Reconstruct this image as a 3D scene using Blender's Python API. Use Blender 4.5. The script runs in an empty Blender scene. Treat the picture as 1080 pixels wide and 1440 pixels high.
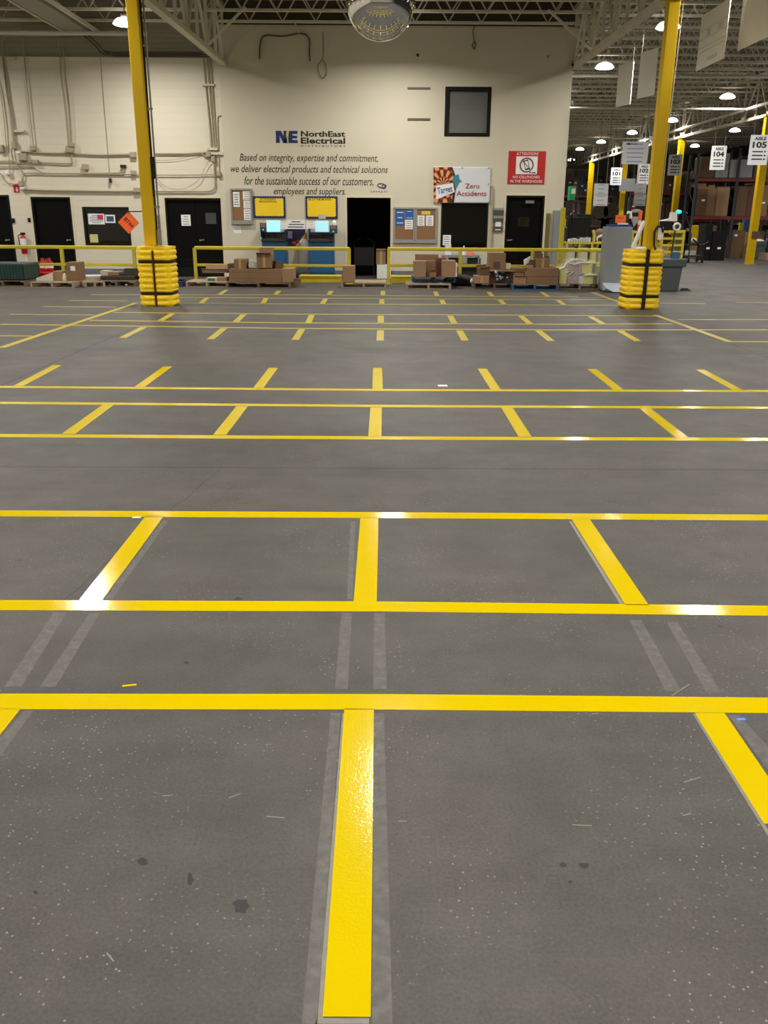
import bpy, math, random
from mathutils import Vector, Matrix
random.seed(7)
SC = bpy.context.scene
COL = SC.collection
F = 1220.0; H = 1.60
# ---------------------------------------------------------------- camera maths
def cd(px, py): return Vector(((px-540)/F, (720-py)/F, -1.0))
Zc = (-cd(516, 4319)).normalized()
Yc = cd(543.5, 306.3); Yc = (Yc - Yc.dot(Zc)*Zc).normalized()
Xc = Yc.cross(Zc)
def ray(px, py):
    d = cd(px, py); return Vector((d.dot(Xc), d.dot(Yc), d.dot(Zc)))
def fl(px, py, z=0.0):
    r = ray(px, py); t = (z-H)/r.z; return Vector((r.x*t, r.y*t, z))
def at(px, py, Y):
    r = ray(px, py); t = Y/r.y; return Vector((r.x*t, Y, H+r.z*t))
def wr(x0, y0, x1, y1, Y):
    xm = (x0+x1)/2; ym = (y0+y1)/2
    return at(x0, ym, Y).x, at(x1, ym, Y).x, at(xm, y1, Y).z, at(xm, y0, Y).z   # X0 X1 Z0 Z1
cam = bpy.data.cameras.new('camera'); camo = bpy.data.objects.new('camera', cam); COL.objects.link(camo)
cam.sensor_fit = 'HORIZONTAL'; cam.sensor_width = 36; cam.lens = F/1080*36; cam.clip_end = 300; cam.clip_start = 0.05
R = Matrix(((Xc.x, Xc.y, Xc.z), (Yc.x, Yc.y, Yc.z), (Zc.x, Zc.y, Zc.z)))
camo.matrix_world = Matrix.Translation((0, 0, H)) @ R.to_4x4()
SC.camera = camo
SC.view_settings.view_transform = 'Standard'; SC.view_settings.look = 'None'
SC.view_settings.gamma = 1; SC.view_settings.use_curve_mapping = False; SC.view_settings.exposure = 0.0
try: SC.cycles.use_denoising = True
except Exception: pass
SC.cycles.max_bounces = 6; SC.cycles.diffuse_bounces = 3; SC.cycles.glossy_bounces = 3
SC.cycles.sample_clamp_indirect = 6
w = bpy.data.worlds.new('world'); SC.world = w; w.use_nodes = True
w.node_tree.nodes['Background'].inputs[0].default_value = (0.75, 0.8, 0.85, 1)
w.node_tree.nodes['Background'].inputs[1].default_value = 0.02

# ---------------------------------------------------------------- materials
def s2l(c):
    return tuple((v/255/12.92 if v/255 <= .04045 else ((v/255+.055)/1.055)**2.4) for v in c)
MATS = {}
def mat(name, col, rough=.6, metal=0, var=.12, vs=6.0, bump=0, bs=40, spec=.5, emit=0, ecol=None, lin=False, alpha=None, trans=0):
    if name in MATS: return MATS[name]
    m = bpy.data.materials.new(name); m.use_nodes = True; MATS[name] = m
    nt = m.node_tree; N = nt.nodes; L = nt.links; b = N['Principled BSDF']
    c = col if lin else s2l(col)
    b.inputs['Roughness'].default_value = rough; b.inputs['Metallic'].default_value = metal
    b.inputs['Specular IOR Level'].default_value = spec
    tc = N.new('ShaderNodeTexCoord')
    if var > 0:
        n = N.new('ShaderNodeTexNoise'); n.inputs['Scale'].default_value = vs; n.inputs['Detail'].default_value = 5
        L.new(tc.outputs['Object'], n.inputs['Vector'])
        r = N.new('ShaderNodeMix'); r.data_type = 'RGBA'
        r.inputs[6].default_value = (*[x*(1-var) for x in c], 1); r.inputs[7].default_value = (*[min(1, x*(1+var)) for x in c], 1)
        L.new(n.outputs[0], r.inputs[0]); L.new(r.outputs[2], b.inputs['Base Color'])
    else: b.inputs['Base Color'].default_value = (*c, 1)
    if bump > 0:
        n2 = N.new('ShaderNodeTexNoise'); n2.inputs['Scale'].default_value = bs; n2.inputs['Detail'].default_value = 4
        L.new(tc.outputs['Object'], n2.inputs['Vector'])
        bp = N.new('ShaderNodeBump'); bp.inputs['Strength'].default_value = bump; bp.inputs['Distance'].default_value = .01
        L.new(n2.outputs[0], bp.inputs['Height']); L.new(bp.outputs[0], b.inputs['Normal'])
    if emit:
        b.inputs['Emission Color'].default_value = (*(s2l(ecol) if ecol else c), 1); b.inputs['Emission Strength'].default_value = emit
    if trans: b.inputs['Transmission Weight'].default_value = trans
    if alpha is not None: b.inputs['Alpha'].default_value = alpha
    return m

def floor_mat():
    m = bpy.data.materials.new('concrete_floor'); m.use_nodes = True
    nt = m.node_tree; N = nt.nodes; L = nt.links; b = N['Principled BSDF']
    g = N.new('ShaderNodeNewGeometry'); pos = g.outputs['Position']
    def noise(s, d, mp=None, rough=.55):
        n = N.new('ShaderNodeTexNoise'); n.inputs['Scale'].default_value = s; n.inputs['Detail'].default_value = d; n.inputs['Roughness'].default_value = rough
        L.new(mp or pos, n.inputs['Vector']); return n.outputs[0]
    def ramp(src, a, c1, bb, c2):
        r = N.new('ShaderNodeValToRGB'); e = r.color_ramp.elements
        e[0].position = a; e[0].color = (*c1, 1); e[1].position = bb; e[1].color = (*c2, 1); L.new(src, r.inputs[0]); return r.outputs[0]
    def mix(f, a, bb, mode='MIX'):
        x = N.new('ShaderNodeMix'); x.data_type = 'RGBA'; x.blend_type = mode
        for s, v in ((0, f), (6, a), (7, bb)):
            if hasattr(v, 'links'): L.new(v, x.inputs[s])
            else: x.inputs[s].default_value = v if not isinstance(v, tuple) else (*v, 1)
        return x.outputs[2]
    base = ramp(noise(.75, 6), .3, (.068, .068, .058), .72, (.090, .080, .076))
    mott = ramp(noise(3.5, 8, rough=.7), .3, (.8, .8, .8), .7, (1.17, 1.17, 1.17))
    c = mix(1.0, base, mott, 'MULTIPLY')
    # tyre-swept streaks running across
    mp = N.new('ShaderNodeMapping'); mp.inputs['Scale'].default_value = (.35, 5.0, 1); L.new(pos, mp.inputs['Vector'])
    st = ramp(noise(1.3, 6, mp.outputs[0]), .35, (.9, .9, .9), .7, (1.06, 1.06, 1.06))
    c = mix(.8, c, mix(1.0, c, st, 'MULTIPLY'))
    gr = ramp(noise(110, 3), .3, (.78, .78, .78), .75, (1.22, 1.22, 1.22)); c = mix(1.0, c, gr, 'MULTIPLY')
    # dark oil spots
    v = N.new('ShaderNodeTexVoronoi'); v.inputs['Scale'].default_value = 1.9; L.new(pos, v.inputs['Vector'])
    wob = N.new('ShaderNodeMath'); wob.operation = 'ADD'; L.new(v.outputs['Distance'], wob.inputs[0])
    nn = N.new('ShaderNodeMath'); nn.operation = 'MULTIPLY'; L.new(noise(22, 3), nn.inputs[0]); nn.inputs[1].default_value = .08; L.new(nn.outputs[0], wob.inputs[1])
    sp = ramp(wob.outputs[0], .055, (1, 1, 1), .075, (0, 0, 0)); c = mix(sp, c, (.042, .042, .042))
    # white grit flecks
    v2 = N.new('ShaderNodeTexVoronoi'); v2.inputs['Scale'].default_value = 46; v2.inputs['Randomness'].default_value = 1; L.new(pos, v2.inputs['Vector'])
    f2 = ramp(v2.outputs['Distance'], .10, (1, 1, 1), .16, (0, 0, 0)); msk = ramp(noise(1.6, 5), .46, (0, 0, 0), .6, (1, 1, 1))
    c = mix(mix(1.0, f2, msk, 'MULTIPLY'), c, (.27, .26, .25))
    L.new(c, b.inputs['Base Color'])
    rr = ramp(noise(1.4, 5), .3, (.5,)*3, .7, (.66,)*3); L.new(rr, b.inputs['Roughness'])
    b.inputs['Specular IOR Level'].default_value = .36
    bp = N.new('ShaderNodeBump'); bp.inputs['Strength'].default_value = .25; bp.inputs['Distance'].default_value = .004
    L.new(noise(60, 5), bp.inputs['Height']); L.new(bp.outputs[0], b.inputs['Normal'])
    return m

def tape_mat(name, c1, c2, rough=.1):
    m = bpy.data.materials.new(name); m.use_nodes = True; nt = m.node_tree; N = nt.nodes; L = nt.links; b = N['Principled BSDF']
    g = N.new('ShaderNodeNewGeometry'); pos = g.outputs['Position']
    n = N.new('ShaderNodeTexNoise'); n.inputs['Scale'].default_value = 3; n.inputs['Detail'].default_value = 6; L.new(pos, n.inputs['Vector'])
    r = N.new('ShaderNodeMix'); r.data_type = 'RGBA'; r.inputs[6].default_value = (*c1, 1); r.inputs[7].default_value = (*c2, 1)
    L.new(n.outputs[0], r.inputs[0]); L.new(r.outputs[2], b.inputs['Base Color'])
    b.inputs['Roughness'].default_value = rough; b.inputs['Specular IOR Level'].default_value = .3
    n2 = N.new('ShaderNodeTexNoise'); n2.inputs['Scale'].default_value = 110; n2.inputs['Detail'].default_value = 2; L.new(pos, n2.inputs['Vector'])
    bp = N.new('ShaderNodeBump'); bp.inputs['Strength'].default_value = .4; bp.inputs['Distance'].default_value = .001
    L.new(n2.outputs[0], bp.inputs['Height']); L.new(bp.outputs[0], b.inputs['Normal'])
    return m
def block_mat(name, col, groove=.5, course=.2, blen=.4, rough=.6, plain=False):
    m = bpy.data.materials.new(name); m.use_nodes = True; nt = m.node_tree; N = nt.nodes; L = nt.links; b = N['Principled BSDF']
    g = N.new('ShaderNodeNewGeometry'); sx = N.new('ShaderNodeSeparateXYZ'); L.new(g.outputs['Position'], sx.inputs[0])
    cx = N.new('ShaderNodeCombineXYZ'); ad = N.new('ShaderNodeMath'); ad.operation = 'ADD'; L.new(sx.outputs[0], ad.inputs[0]); L.new(sx.outputs[1], ad.inputs[1])
    L.new(ad.outputs[0], cx.inputs[0]); L.new(sx.outputs[2], cx.inputs[1])
    c = s2l(col)
    n = N.new('ShaderNodeTexNoise'); n.inputs['Scale'].default_value = .9; n.inputs['Detail'].default_value = 7; L.new(g.outputs['Position'], n.inputs['Vector'])
    r = N.new('ShaderNodeMix'); r.data_type = 'RGBA'; r.inputs[6].default_value = (*[x*.93 for x in c], 1); r.inputs[7].default_value = (*[x*1.05 for x in c], 1)
    L.new(n.outputs[0], r.inputs[0]); L.new(r.outputs[2], b.inputs['Base Color']); b.inputs['Roughness'].default_value = rough
    if not plain:
        br = N.new('ShaderNodeTexBrick'); br.inputs['Scale'].default_value = 1; br.inputs['Brick Width'].default_value = blen; br.inputs['Row Height'].default_value = course
        br.inputs['Mortar Size'].default_value = .006; br.inputs['Mortar Smooth'].default_value = .6
        L.new(cx.outputs[0], br.inputs['Vector'])
        bp = N.new('ShaderNodeBump'); bp.invert = True; bp.inputs['Strength'].default_value = groove; bp.inputs['Distance'].default_value = .01
        L.new(br.outputs['Fac'], bp.inputs['Height']); L.new(bp.outputs[0], b.inputs['Normal'])
        d = N.new('ShaderNodeMix'); d.data_type = 'RGBA'; mm = N.new('ShaderNodeMath'); mm.operation = 'MULTIPLY'; mm.inputs[1].default_value = .16
        L.new(br.outputs['Fac'], mm.inputs[0]); L.new(mm.outputs[0], d.inputs[0]); L.new(r.outputs[2], d.inputs[6]); d.inputs[7].default_value = (*[x*.55 for x in c], 1)
        L.new(d.outputs[2], b.inputs['Base Color'])
    return m

YEL = mat('yellow_paint', (204, 166, 4), .45, var=.08, vs=3, spec=.25)
YELR = mat('rail_yellow', (205, 188, 50), .45, var=.12)
YELP = mat('yellow_plastic', (252, 208, 12), .34, var=.05, vs=2)
BLK = mat('black_paint', (11, 11, 11), .45, var=.2, spec=.3)
BLKF = mat('black_fabric', (26, 20, 20), .85, var=.2)
DRK = mat('dark_steel', (48, 48, 50), .5, .3)
CHR = mat('brushed_metal', (190, 190, 190), .3, .9, var=.05)
GAL = mat('galvanised', (140, 136, 124), .45, .5)
CON = mat('painted_conduit', (164, 154, 128), .5, var=.1)
STL = mat('cream_steel', (206, 199, 178), .55, var=.15)
CARD = mat('cardboard', (130, 100, 72), .85, var=.14, vs=4)
CARD2 = mat('cardboard_light', (148, 118, 88), .85, var=.12, vs=4)
CARDD = mat('cardboard_dark', (98, 73, 52), .85, var=.18, vs=4)
WOOD = mat('pallet_wood', (150, 130, 106), .8, var=.25, vs=5, bump=.2)
WOODD = mat('pallet_wood_dark', (110, 90, 68), .85, var=.3, vs=5, bump=.2)
BLUEP = mat('pallet_blue', (28, 88, 140), .6, var=.15)
WHT = mat('white_plastic', (225, 225, 222), .4, var=.04)
PAP = mat('paper', (232, 232, 234), .7, var=.03)
INK = mat('printed_ink', (60, 60, 66), .7, var=.1)
GRY = mat('grey_plastic', (92, 96, 96), .5, var=.1)
GRYL = mat('grey_painted_steel', (132, 136, 138), .45, var=.06)
RED = mat('red_paint', (176, 22, 24), .4, var=.1)
NAVY = mat('navy', (26, 34, 78), .6, var=.1)
TAPE = tape_mat('yellow_tape', (.61, .445, .0), (.68, .50, .0))
TAPEO = tape_mat('worn_yellow_tape', (.44, .35, .05), (.58, .46, .05), .3)

# ---------------------------------------------------------------- mesh builder
class MB:
    def __init__(s): s.v = []; s.f = []; s.m = []; s.sm = []
    def add(s, vs, fs, mi=0, smooth=False):
        o = len(s.v); s.v += [Vector(v) for v in vs]; s.f += [tuple(i+o for i in f) for f in fs]; s.m += [mi]*len(fs); s.sm += [smooth]*len(fs); return s
    def box(s, x0, x1, y0, y1, z0, z1, mi=0, M=None):
        vs = [Vector((x, y, z)) for z in (z0, z1) for y in (y0, y1) for x in (x0, x1)]
        if M is not None: vs = [M @ v for v in vs]
        return s.add(vs, [(0, 2, 3, 1), (4, 5, 7, 6), (0, 1, 5, 4), (2, 6, 7, 3), (0, 4, 6, 2), (1, 3, 7, 5)], mi)
    def bar(s, a, b, w, h=None, mi=0, up=(0, 0, 1)):
        a = Vector(a); b = Vector(b); h = h or w; d = (b-a).normalized(); u = Vector(up)
        if abs(d.dot(u)) > .95: u = Vector((0, 1, 0)) if abs(d.y) < .9 else Vector((1, 0, 0))
        r = d.cross(u).normalized()*w/2; u2 = r.cross(d).normalized()*h/2
        vs = [p+i*r+j*u2 for p in (a, b) for i, j in ((-1, -1), (1, -1), (1, 1), (-1, 1))]
        return s.add(vs, [(0, 1, 2, 3), (7, 6, 5, 4), (0, 4, 5, 1), (1, 5, 6, 2), (2, 6, 7, 3), (3, 7, 4, 0)], mi)
    def tube(s, pts, r, n=10, mi=0, closed=False):
        pts = [Vector(p) for p in pts]; k = len(pts); vs = []; prev = None
        for i, p in enumerate(pts):
            if closed: d = pts[(i+1) % k]-pts[i-1]
            else: d = pts[min(i+1, k-1)]-pts[max(i-1, 0)]
            d.normalize(); u = prev or (Vector((0, 0, 1)) if abs(d.z) < .9 else Vector((1, 0, 0)))
            a = d.cross(u); 
            if a.length < 1e-4: a = d.orthogonal()
            a.normalize(); u = a.cross(d).normalized(); prev = u
            rr = r[i] if isinstance(r, (list, tuple)) else r
            vs += [p+rr*(math.cos(t)*a+math.sin(t)*u) for t in [2*math.pi*j/n for j in range(n)]]
        fs = []
        for i in range(k if closed else k-1):
            for j in range(n):
                a0 = i*n+j; a1 = i*n+(j+1) % n; b0 = ((i+1) % k)*n+j; b1 = ((i+1) % k)*n+(j+1) % n; fs.append((a0, a1, b1, b0))
        s.add(vs, fs, mi, True)
        if not closed: s.add(vs[:n], [tuple(range(n))[::-1]], mi); s.add(vs[-n:], [tuple(range(n))], mi)
        return s
    def lathe(s, prof, c, n=24, mi=0, M=None, smooth=True):
        vs = []
        for r, z in prof:
            for j in range(n):
                t = 2*math.pi*j/n; v = Vector((r*math.cos(t), r*math.sin(t), z))
                vs.append((M @ v if M is not None else v)+Vector(c))
        fs = [(i*n+j, i*n+(j+1) % n, (i+1)*n+(j+1) % n, (i+1)*n+j) for i in range(len(prof)-1) for j in range(n)]
        s.add(vs, fs, mi, smooth); k = len(prof)
        if prof[0][0] > 1e-4: s.add(vs[:n], [tuple(range(n))[::-1]], mi)
        if prof[-1][0] > 1e-4: s.add(vs[-n:], [tuple(range(n))], mi)
        return s
    def prism(s, pts, off, mi=0):   # pts: planar polygon; off: extrusion vector
        n = len(pts); pts = [Vector(p) for p in pts]; off = Vector(off)
        return s.add(pts+[p+off for p in pts], [tuple(range(n)), tuple(range(2*n-1, n-1, -1))]+[(i, i+n, (i+1) % n+n, (i+1) % n) for i in range(n)], mi)
    def sphere(s, c, r, n=16, mi=0, sc=(1, 1, 1), z0=-1, z1=1):
        pr = []
        a0 = math.asin(z0); a1 = math.asin(z1); k = max(4, n//2)
        for i in range(k+1):
            a = a0+(a1-a0)*i/k; pr.append((max(1e-5, math.cos(a)*r), math.sin(a)*r))
        return s.lathe(pr, c, n, mi, Matrix.Diagonal(sc))
    def build(s, name, mats, parent=None, bevel=0, kind=None, seg=2):
        if not isinstance(mats, (list, tuple)): mats = [mats]
        if parent is not None:
            off = Vector(); p = parent
            while p is not None: off += p.location; p = p.parent
        else:
            xs = [v.x for v in s.v]; ys = [v.y for v in s.v]; zs = [v.z for v in s.v]
            off = Vector(((min(xs)+max(xs))/2, (min(ys)+max(ys))/2, min(zs)))
        me = bpy.data.meshes.new(name); me.from_pydata([tuple(v-off) for v in s.v], [], s.f)
        for m in mats: me.materials.append(m)
        me.polygons.foreach_set('material_index', s.m); me.polygons.foreach_set('use_smooth', s.sm); me.validate(); me.update()
        import bmesh
        bm = bmesh.new(); bm.from_mesh(me); bmesh.ops.recalc_face_normals(bm, faces=bm.faces); bm.to_mesh(me); bm.free()
        o = bpy.data.objects.new(name, me); COL.objects.link(o)
        if parent is not None: o.parent = parent
        else: o.location = off
        if bevel:
            b = o.modifiers.new('bevel', 'BEVEL'); b.width = bevel; b.segments = seg; b.limit_method = 'ANGLE'
        if kind: o['kind'] = kind
        return o
def tag(o, label, cat, group=None, kind=None):
    o['label'] = label; o['category'] = cat
    if group: o['group'] = group
    if kind: o['kind'] = kind
    return o
def thing(name, loc, label, cat, group=None):
    o = bpy.data.objects.new(name, None); COL.objects.link(o); o.location = loc; o.empty_display_size = .1
    return tag(o, label, cat, group)
def dup(root, loc, label=None, rz=None, group=None, sc=None):
    r = root.copy(); COL.objects.link(r); r.location = loc
    if rz is not None: r.rotation_euler = (0, 0, rz)
    if sc: r.scale = sc
    if label: r['label'] = label
    if group: r['group'] = group
    def rec(src, dst):
        for ch in list(src.children):
            c = ch.copy(); COL.objects.link(c); c.parent = dst; rec(ch, c)
    rec(root, r)
    return r
def quickbox(name, b, m, label, cat, bevel=.004, group=None):
    return tag(MB().box(*b).build(name, m, bevel=bevel), label, cat, group)

def text_geo(body, bold=0.0, shear=0.0, spacing=1.0, align='CENTER'):
    c = bpy.data.curves.new('t', 'FONT'); c.body = body; c.align_x = align; c.size = 1; c.offset = bold; c.shear = shear
    c.space_character = spacing; c.extrude = .004; c.resolution_u = 3
    o = bpy.data.objects.new('t', c); COL.objects.link(o)
    bpy.context.view_layer.update()
    dg = bpy.context.evaluated_depsgraph_get(); e = o.evaluated_get(dg); me = e.to_mesh()
    vs = [v.co.copy() for v in me.vertices]; fs = [tuple(p.vertices) for p in me.polygons]; e.to_mesh_clear()
    bpy.data.objects.remove(o); bpy.data.curves.remove(c)
    return vs, fs
def text(mb, body, x0, x1, z0, z1, Y, bold=0, shear=0, spacing=1, mi=0, rot=0, fr=None, ex=.003):
    """fit the lettering's bounding box to x0..x1, z0..z1, on the plane Y (facing -Y), or on frame fr=(origin,ux,uz,n)"""
    vs, fs = text_geo(body, bold, shear, spacing)
    ax = min(v.x for v in vs); bx = max(v.x for v in vs); az = min(v.y for v in vs); bz = max(v.y for v in vs)
    out = []; ca, sa = math.cos(rot), math.sin(rot); cx = (x0+x1)/2; cz = (z0+z1)/2
    for v in vs:
        X = ((v.x-ax)/(bx-ax)-.5)*(x1-x0); Z = ((v.y-az)/(bz-az)-.5)*(z1-z0)
        X, Z = cx+X*ca-Z*sa, cz+X*sa+Z*ca; d = ex if v.z > 0 else 0
        if fr: out.append(fr[0]+fr[1]*X+fr[2]*Z+fr[3]*d)
        else: out.append(Vector((X, Y-d, Z)))
    mb.add(out, fs, mi); return mb
def ptext(mb, body, px0, py0, px1, py1, Y, **k):
    a = wr(px0, py0, px1, py1, Y); return text(mb, body, a[0], a[1], a[2], a[3], Y, **k)

# ---------------------------------------------------------------- setting
W = fl(560, 391).y; WC = W-.12
XL = at(313.5, 200, WC).x; XR = at(802, 150, WC).x
FM = floor_mat()
MB().box(-16, 34, -14, 84, -.2, 0).build('floor', FM, kind='structure')
CREAM = block_mat('cream_block', (216, 209, 190), .35, .2, 60)
CREAMS = block_mat('cream_wall', (206, 199, 178), .12, .2, .4, plain=True)
SIDING = block_mat('siding', (150, 144, 124), .8, .12, 30)
FARW = block_mat('far_wall', (120, 118, 110), .4, .2, .4)
BAND = mat('grey_base_band', (104, 112, 122), .6, var=.1)
ZC = 6.95
def wall(name, x0, x1, yf, yb, z0, z1, holes, m):
    """wall facing -Y with rectangular openings (hx0,hx1,hz0,hz1)"""
    mb = MB(); xs = sorted({x0, x1, *[h[0] for h in holes], *[h[1] for h in holes]})
    for a, b in zip(xs, xs[1:]):
        hs = sorted([h for h in holes if h[0] <= a+1e-6 and h[1] >= b-1e-6], key=lambda h: h[2]); z = z0
        for h in hs:
            if h[2] > z+1e-4: mb.box(a, b, yf, yb, z, h[2])
            z = h[3]
        if z < z1: mb.box(a, b, yf, yb, z, z1)
    return mb.build(name, m, kind='structure')
h_d1 = (-12.2, at(18, 320, W).x, 0, 2.13)
a = wr(49, 277, 104, 385, W); h_d2 = (a[0], a[1], 0, a[3])
a = wr(118, 291, 183, 345, W); h_w1 = a
a = wr(235, 278.5, 320, 385, W); h_d3 = (a[0], min(a[1], XL-.08), 0, a[3])
WZ = at(250, 81, W).z
wall('wall_front_left', -15, XL, W, W+.3, 0, WZ, [h_d1, h_d2, h_w1, h_d3], CREAM)
MB().box(-15, XL, W+.12, W+.3, WZ, ZC).build('wall_upper_left', SIDING, kind='structure')
a = wr(488, 278, 549, 391, WC); h_open = (a[0], a[1], 0, a[3])
a = wr(620, 284, 686, 346, WC); h_w2 = (a[0], a[1], at(655, 350, WC).z, at(655, 276, WC).z)
a = wr(709.5, 275, 763, 391, WC); h_d4 = (a[0], a[1], 0, a[3])
a = wr(625.5, 122, 690, 192, WC); h_w3 = a
ZT = at(560, 40, WC).z
wall('wall_front_center', XL, XR, WC, WC+.3, 0, ZT, [h_open, h_w2, h_d4, h_w3], CREAMS)
MB().box(XL, XR+.02, WC-.03, WC+.32, ZT, ZT+.06).build('trim_1', STL, kind='structure')
MB().box(XR-.3, XR, WC+.3, 80, 0, ZC).build('wall_side', CREAMS, kind='structure')
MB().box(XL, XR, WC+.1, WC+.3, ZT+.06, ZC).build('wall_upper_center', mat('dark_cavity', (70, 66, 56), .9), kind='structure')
# grey painted band at the foot of the wall
def band(n, x0, x1, Y, t=.012): MB().box(x0, x1, Y-t, Y, 0, .2).build('baseboard_%s' % n, BAND, kind='structure')
band('left', h_d2[1]+.02, h_d3[0]-.02, W); band('center', XL+.05, h_open[0]-.03, WC); band('center_right', h_open[1]+.03, h_d4[0]-.03, WC)
MB().box(-16, -15, -14, W+.3, 0, ZC).build('wall_left', CREAM, kind='structure')
MB().box(33, 34, -14, 84, 0, ZC).build('wall_right', FARW, kind='structure')
MB().box(-16, 34, -14.3, -14, 0, ZC).build('wall_rear', CREAM, kind='structure')
MB().box(XR-.3, 34, 80, 80.3, 0, ZC).build('wall_far', FARW, kind='structure')
# corrugated roof deck
mb = MB(); DECK = mat('roof_deck', (122, 117, 104), .6, var=.12, vs=1.5)
def deck(x0, x1, y0, y1):
    n = int((x1-x0)/.15); vs = []
    for i in range(n+1):
        x = x0+(x1-x0)*i/n
        for dx, dz in ((0, 0), (.055, 0), (.075, .04), (.13, .04)):
            vs += [(x+dx, y0, ZC-.04+dz), (x+dx, y1, ZC-.04+dz)]
    k = len(vs)//2; mb.add(vs, [(2*i, 2*i+1, 2*i+3, 2*i+2) for i in range(k-1)])
deck(-16, XR, -14, W); deck(XR, 34, -14, 82)
mb.box(-16, 34, -14, 84, ZC+.02, ZC+.2)
mb.build('ceiling', DECK, kind='structure')
# dark rooms behind the openings
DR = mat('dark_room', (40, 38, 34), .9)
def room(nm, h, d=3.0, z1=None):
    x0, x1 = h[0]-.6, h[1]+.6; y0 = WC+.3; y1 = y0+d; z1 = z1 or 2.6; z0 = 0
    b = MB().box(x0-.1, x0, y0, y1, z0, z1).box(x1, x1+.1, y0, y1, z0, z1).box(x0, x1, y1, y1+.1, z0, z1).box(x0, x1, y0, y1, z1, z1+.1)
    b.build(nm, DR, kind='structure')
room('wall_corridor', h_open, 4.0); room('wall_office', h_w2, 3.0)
# expansion joints and old tape ghosts
JM = mat('joint_filler', (58, 58, 60), .8, var=.3, vs=20); JB = mat('blue_grey_joint', (72, 76, 96), .8, var=.3, vs=20)
def strip_pts(pts, wd, z0, z1):
    mb = MB(); pts = [Vector(p) for p in pts]; L = []; Rr = []
    for i, p in enumerate(pts):
        d = (pts[min(i+1, len(pts)-1)]-pts[max(i-1, 0)]); d.z = 0; d.normalize(); n = Vector((-d.y, d.x, 0))
        if i in (0, len(pts)-1) and abs(d.x) < .3: n = Vector((-1 if d.y > 0 else 1, 0, 0))
        wv = wd[i] if isinstance(wd, (list, tuple)) else wd
        L.append(p+n*wv/2); Rr.append(p-n*wv/2)
    for i in range(len(pts)-1):
        q = [L[i], L[i+1], Rr[i+1], Rr[i]]
        mb.add([(v.x, v.y, z0) for v in q]+[(v.x, v.y, z1) for v in q], [(3, 2, 1, 0), (4, 5, 6, 7), (0, 1, 5, 4), (2, 3, 7, 6), (1, 2, 6, 5), (3, 0, 4, 7)])
    return mb
tn = [1]
def trim(mb, m):
    tn[0] += 1; return mb.build('trim_%d' % tn[0], m, kind='structure')
def xext(pts, e0=4, e1=4):
    p = [Vector(q) for q in pts]; d0 = (p[0]-p[1]).normalized(); d1 = (p[-1]-p[-2]).normalized()
    return [p[0]+d0*e0]+p[1:-1]+[p[-1]+d1*e1]
trim(strip_pts(xext([fl(0, 656), fl(540, 658.5), fl(1080, 661)]), .009, 0, .0004), JM)
trim(strip_pts(xext([fl(0, 489), fl(540, 496), fl(1080, 497.5)]), .03, 0, .0004), JB)
q = fl(190, 460); trim(strip_pts([(q.x, 3.5, 0), (q.x, 25, 0)], .018, 0, .0004), JM)
q = fl(1025, 483); trim(strip_pts([(q.x, 4, 0), (q.x, 16.2, 0)], .014, 0, .0004), JM)
q = fl(960, 394); trim(strip_pts([(q.x, 4, 0), (q.x, 50, 0)], .02, 0, .0004), JM)
q = fl(1050, 385); trim(strip_pts([(q.x, 9, 0), (q.x, 24.6, 0)], .09, 0, .001), mat('white_line', (170, 168, 160), .6, var=.2))
def wob(a, b, n, amp, wd):
    pts = []
    for i in range(n+1):
        t = i/n; x = a[0]+(b[0]-a[0])*t+random.uniform(-amp, amp); y = a[1]+(b[1]-a[1])*t+random.uniform(-amp, amp); pts.append(fl(x, y))
    return strip_pts(pts, wd, 0, .0003)
trim(wob((85, 850), (275, 690), 14, 3, .004), JM); trim(wob((275, 690), (310, 660), 5, 2, .004), JM)
def ghost_mat():
    m = bpy.data.materials.new('old_tape_ghost'); m.use_nodes = True; N = m.node_tree.nodes; L = m.node_tree.links; b = N['Principled BSDF']
    b.inputs['Base Color'].default_value = (.185, .176, .163, 1); b.inputs['Roughness'].default_value = .6
    g = N.new('ShaderNodeNewGeometry'); n = N.new('ShaderNodeTexNoise'); n.inputs['Scale'].default_value = 30; n.inputs['Detail'].default_value = 6; L.new(g.outputs[0], n.inputs['Vector'])
    r = N.new('ShaderNodeMapRange'); r.inputs[1].default_value = .25; r.inputs[2].default_value = .8; r.inputs[3].default_value = .3; r.inputs[4].default_value = .85
    L.new(n.outputs[0], r.inputs[0]); L.new(r.outputs[0], b.inputs['Alpha']); return m
GH = ghost_mat(); GHL = mat('pale_residue', (130, 126, 113), .7, var=.3, vs=30)
def ghost(a0, a1, b0, b1, ya, yb, m=None):   # from row ya (x a0..a1) to row yb (x b0..b1)
    P = [fl(a0, ya), fl(a1, ya), fl(b1, yb), fl(b0, yb)]
    mb = MB().add([(p.x, p.y, .0006) for p in P], [(0, 1, 2, 3)])
    trim(mb, m or GH)
ghost(480, 495, 471, 489, 862, 969); ghost(526, 541, 525, 544, 862, 969)
ghost(75, 94, 6, 30, 862, 966); ghost(126, 141, 56, 78, 862, 966)
ghost(885, 902, 936, 958, 872, 972); ghost(937, 953, 993, 1014, 875, 974)
ghost(465, 479, 424, 446, 1003, 1440); ghost(526, 540, 523, 552, 1003, 1440)
ghost(481.5, 484, 446, 455, 1003, 1432, GHL); ghost(33, 47, -30, -8, 1000, 1075); ghost(974, 977.5, 1080, 1086, 1004, 1176, GHL)
ghost(493, 500, 488, 496, 733, 843); ghost(229, 237, 147, 158, 732, 843); ghost(800, 804, 872, 878, 733, 850, GHL); ghost(1024, 1040, 1092, 1125, 1006, 1100)
ghost(446, 519, 443, 519, 1432, 1440, GHL)

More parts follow.
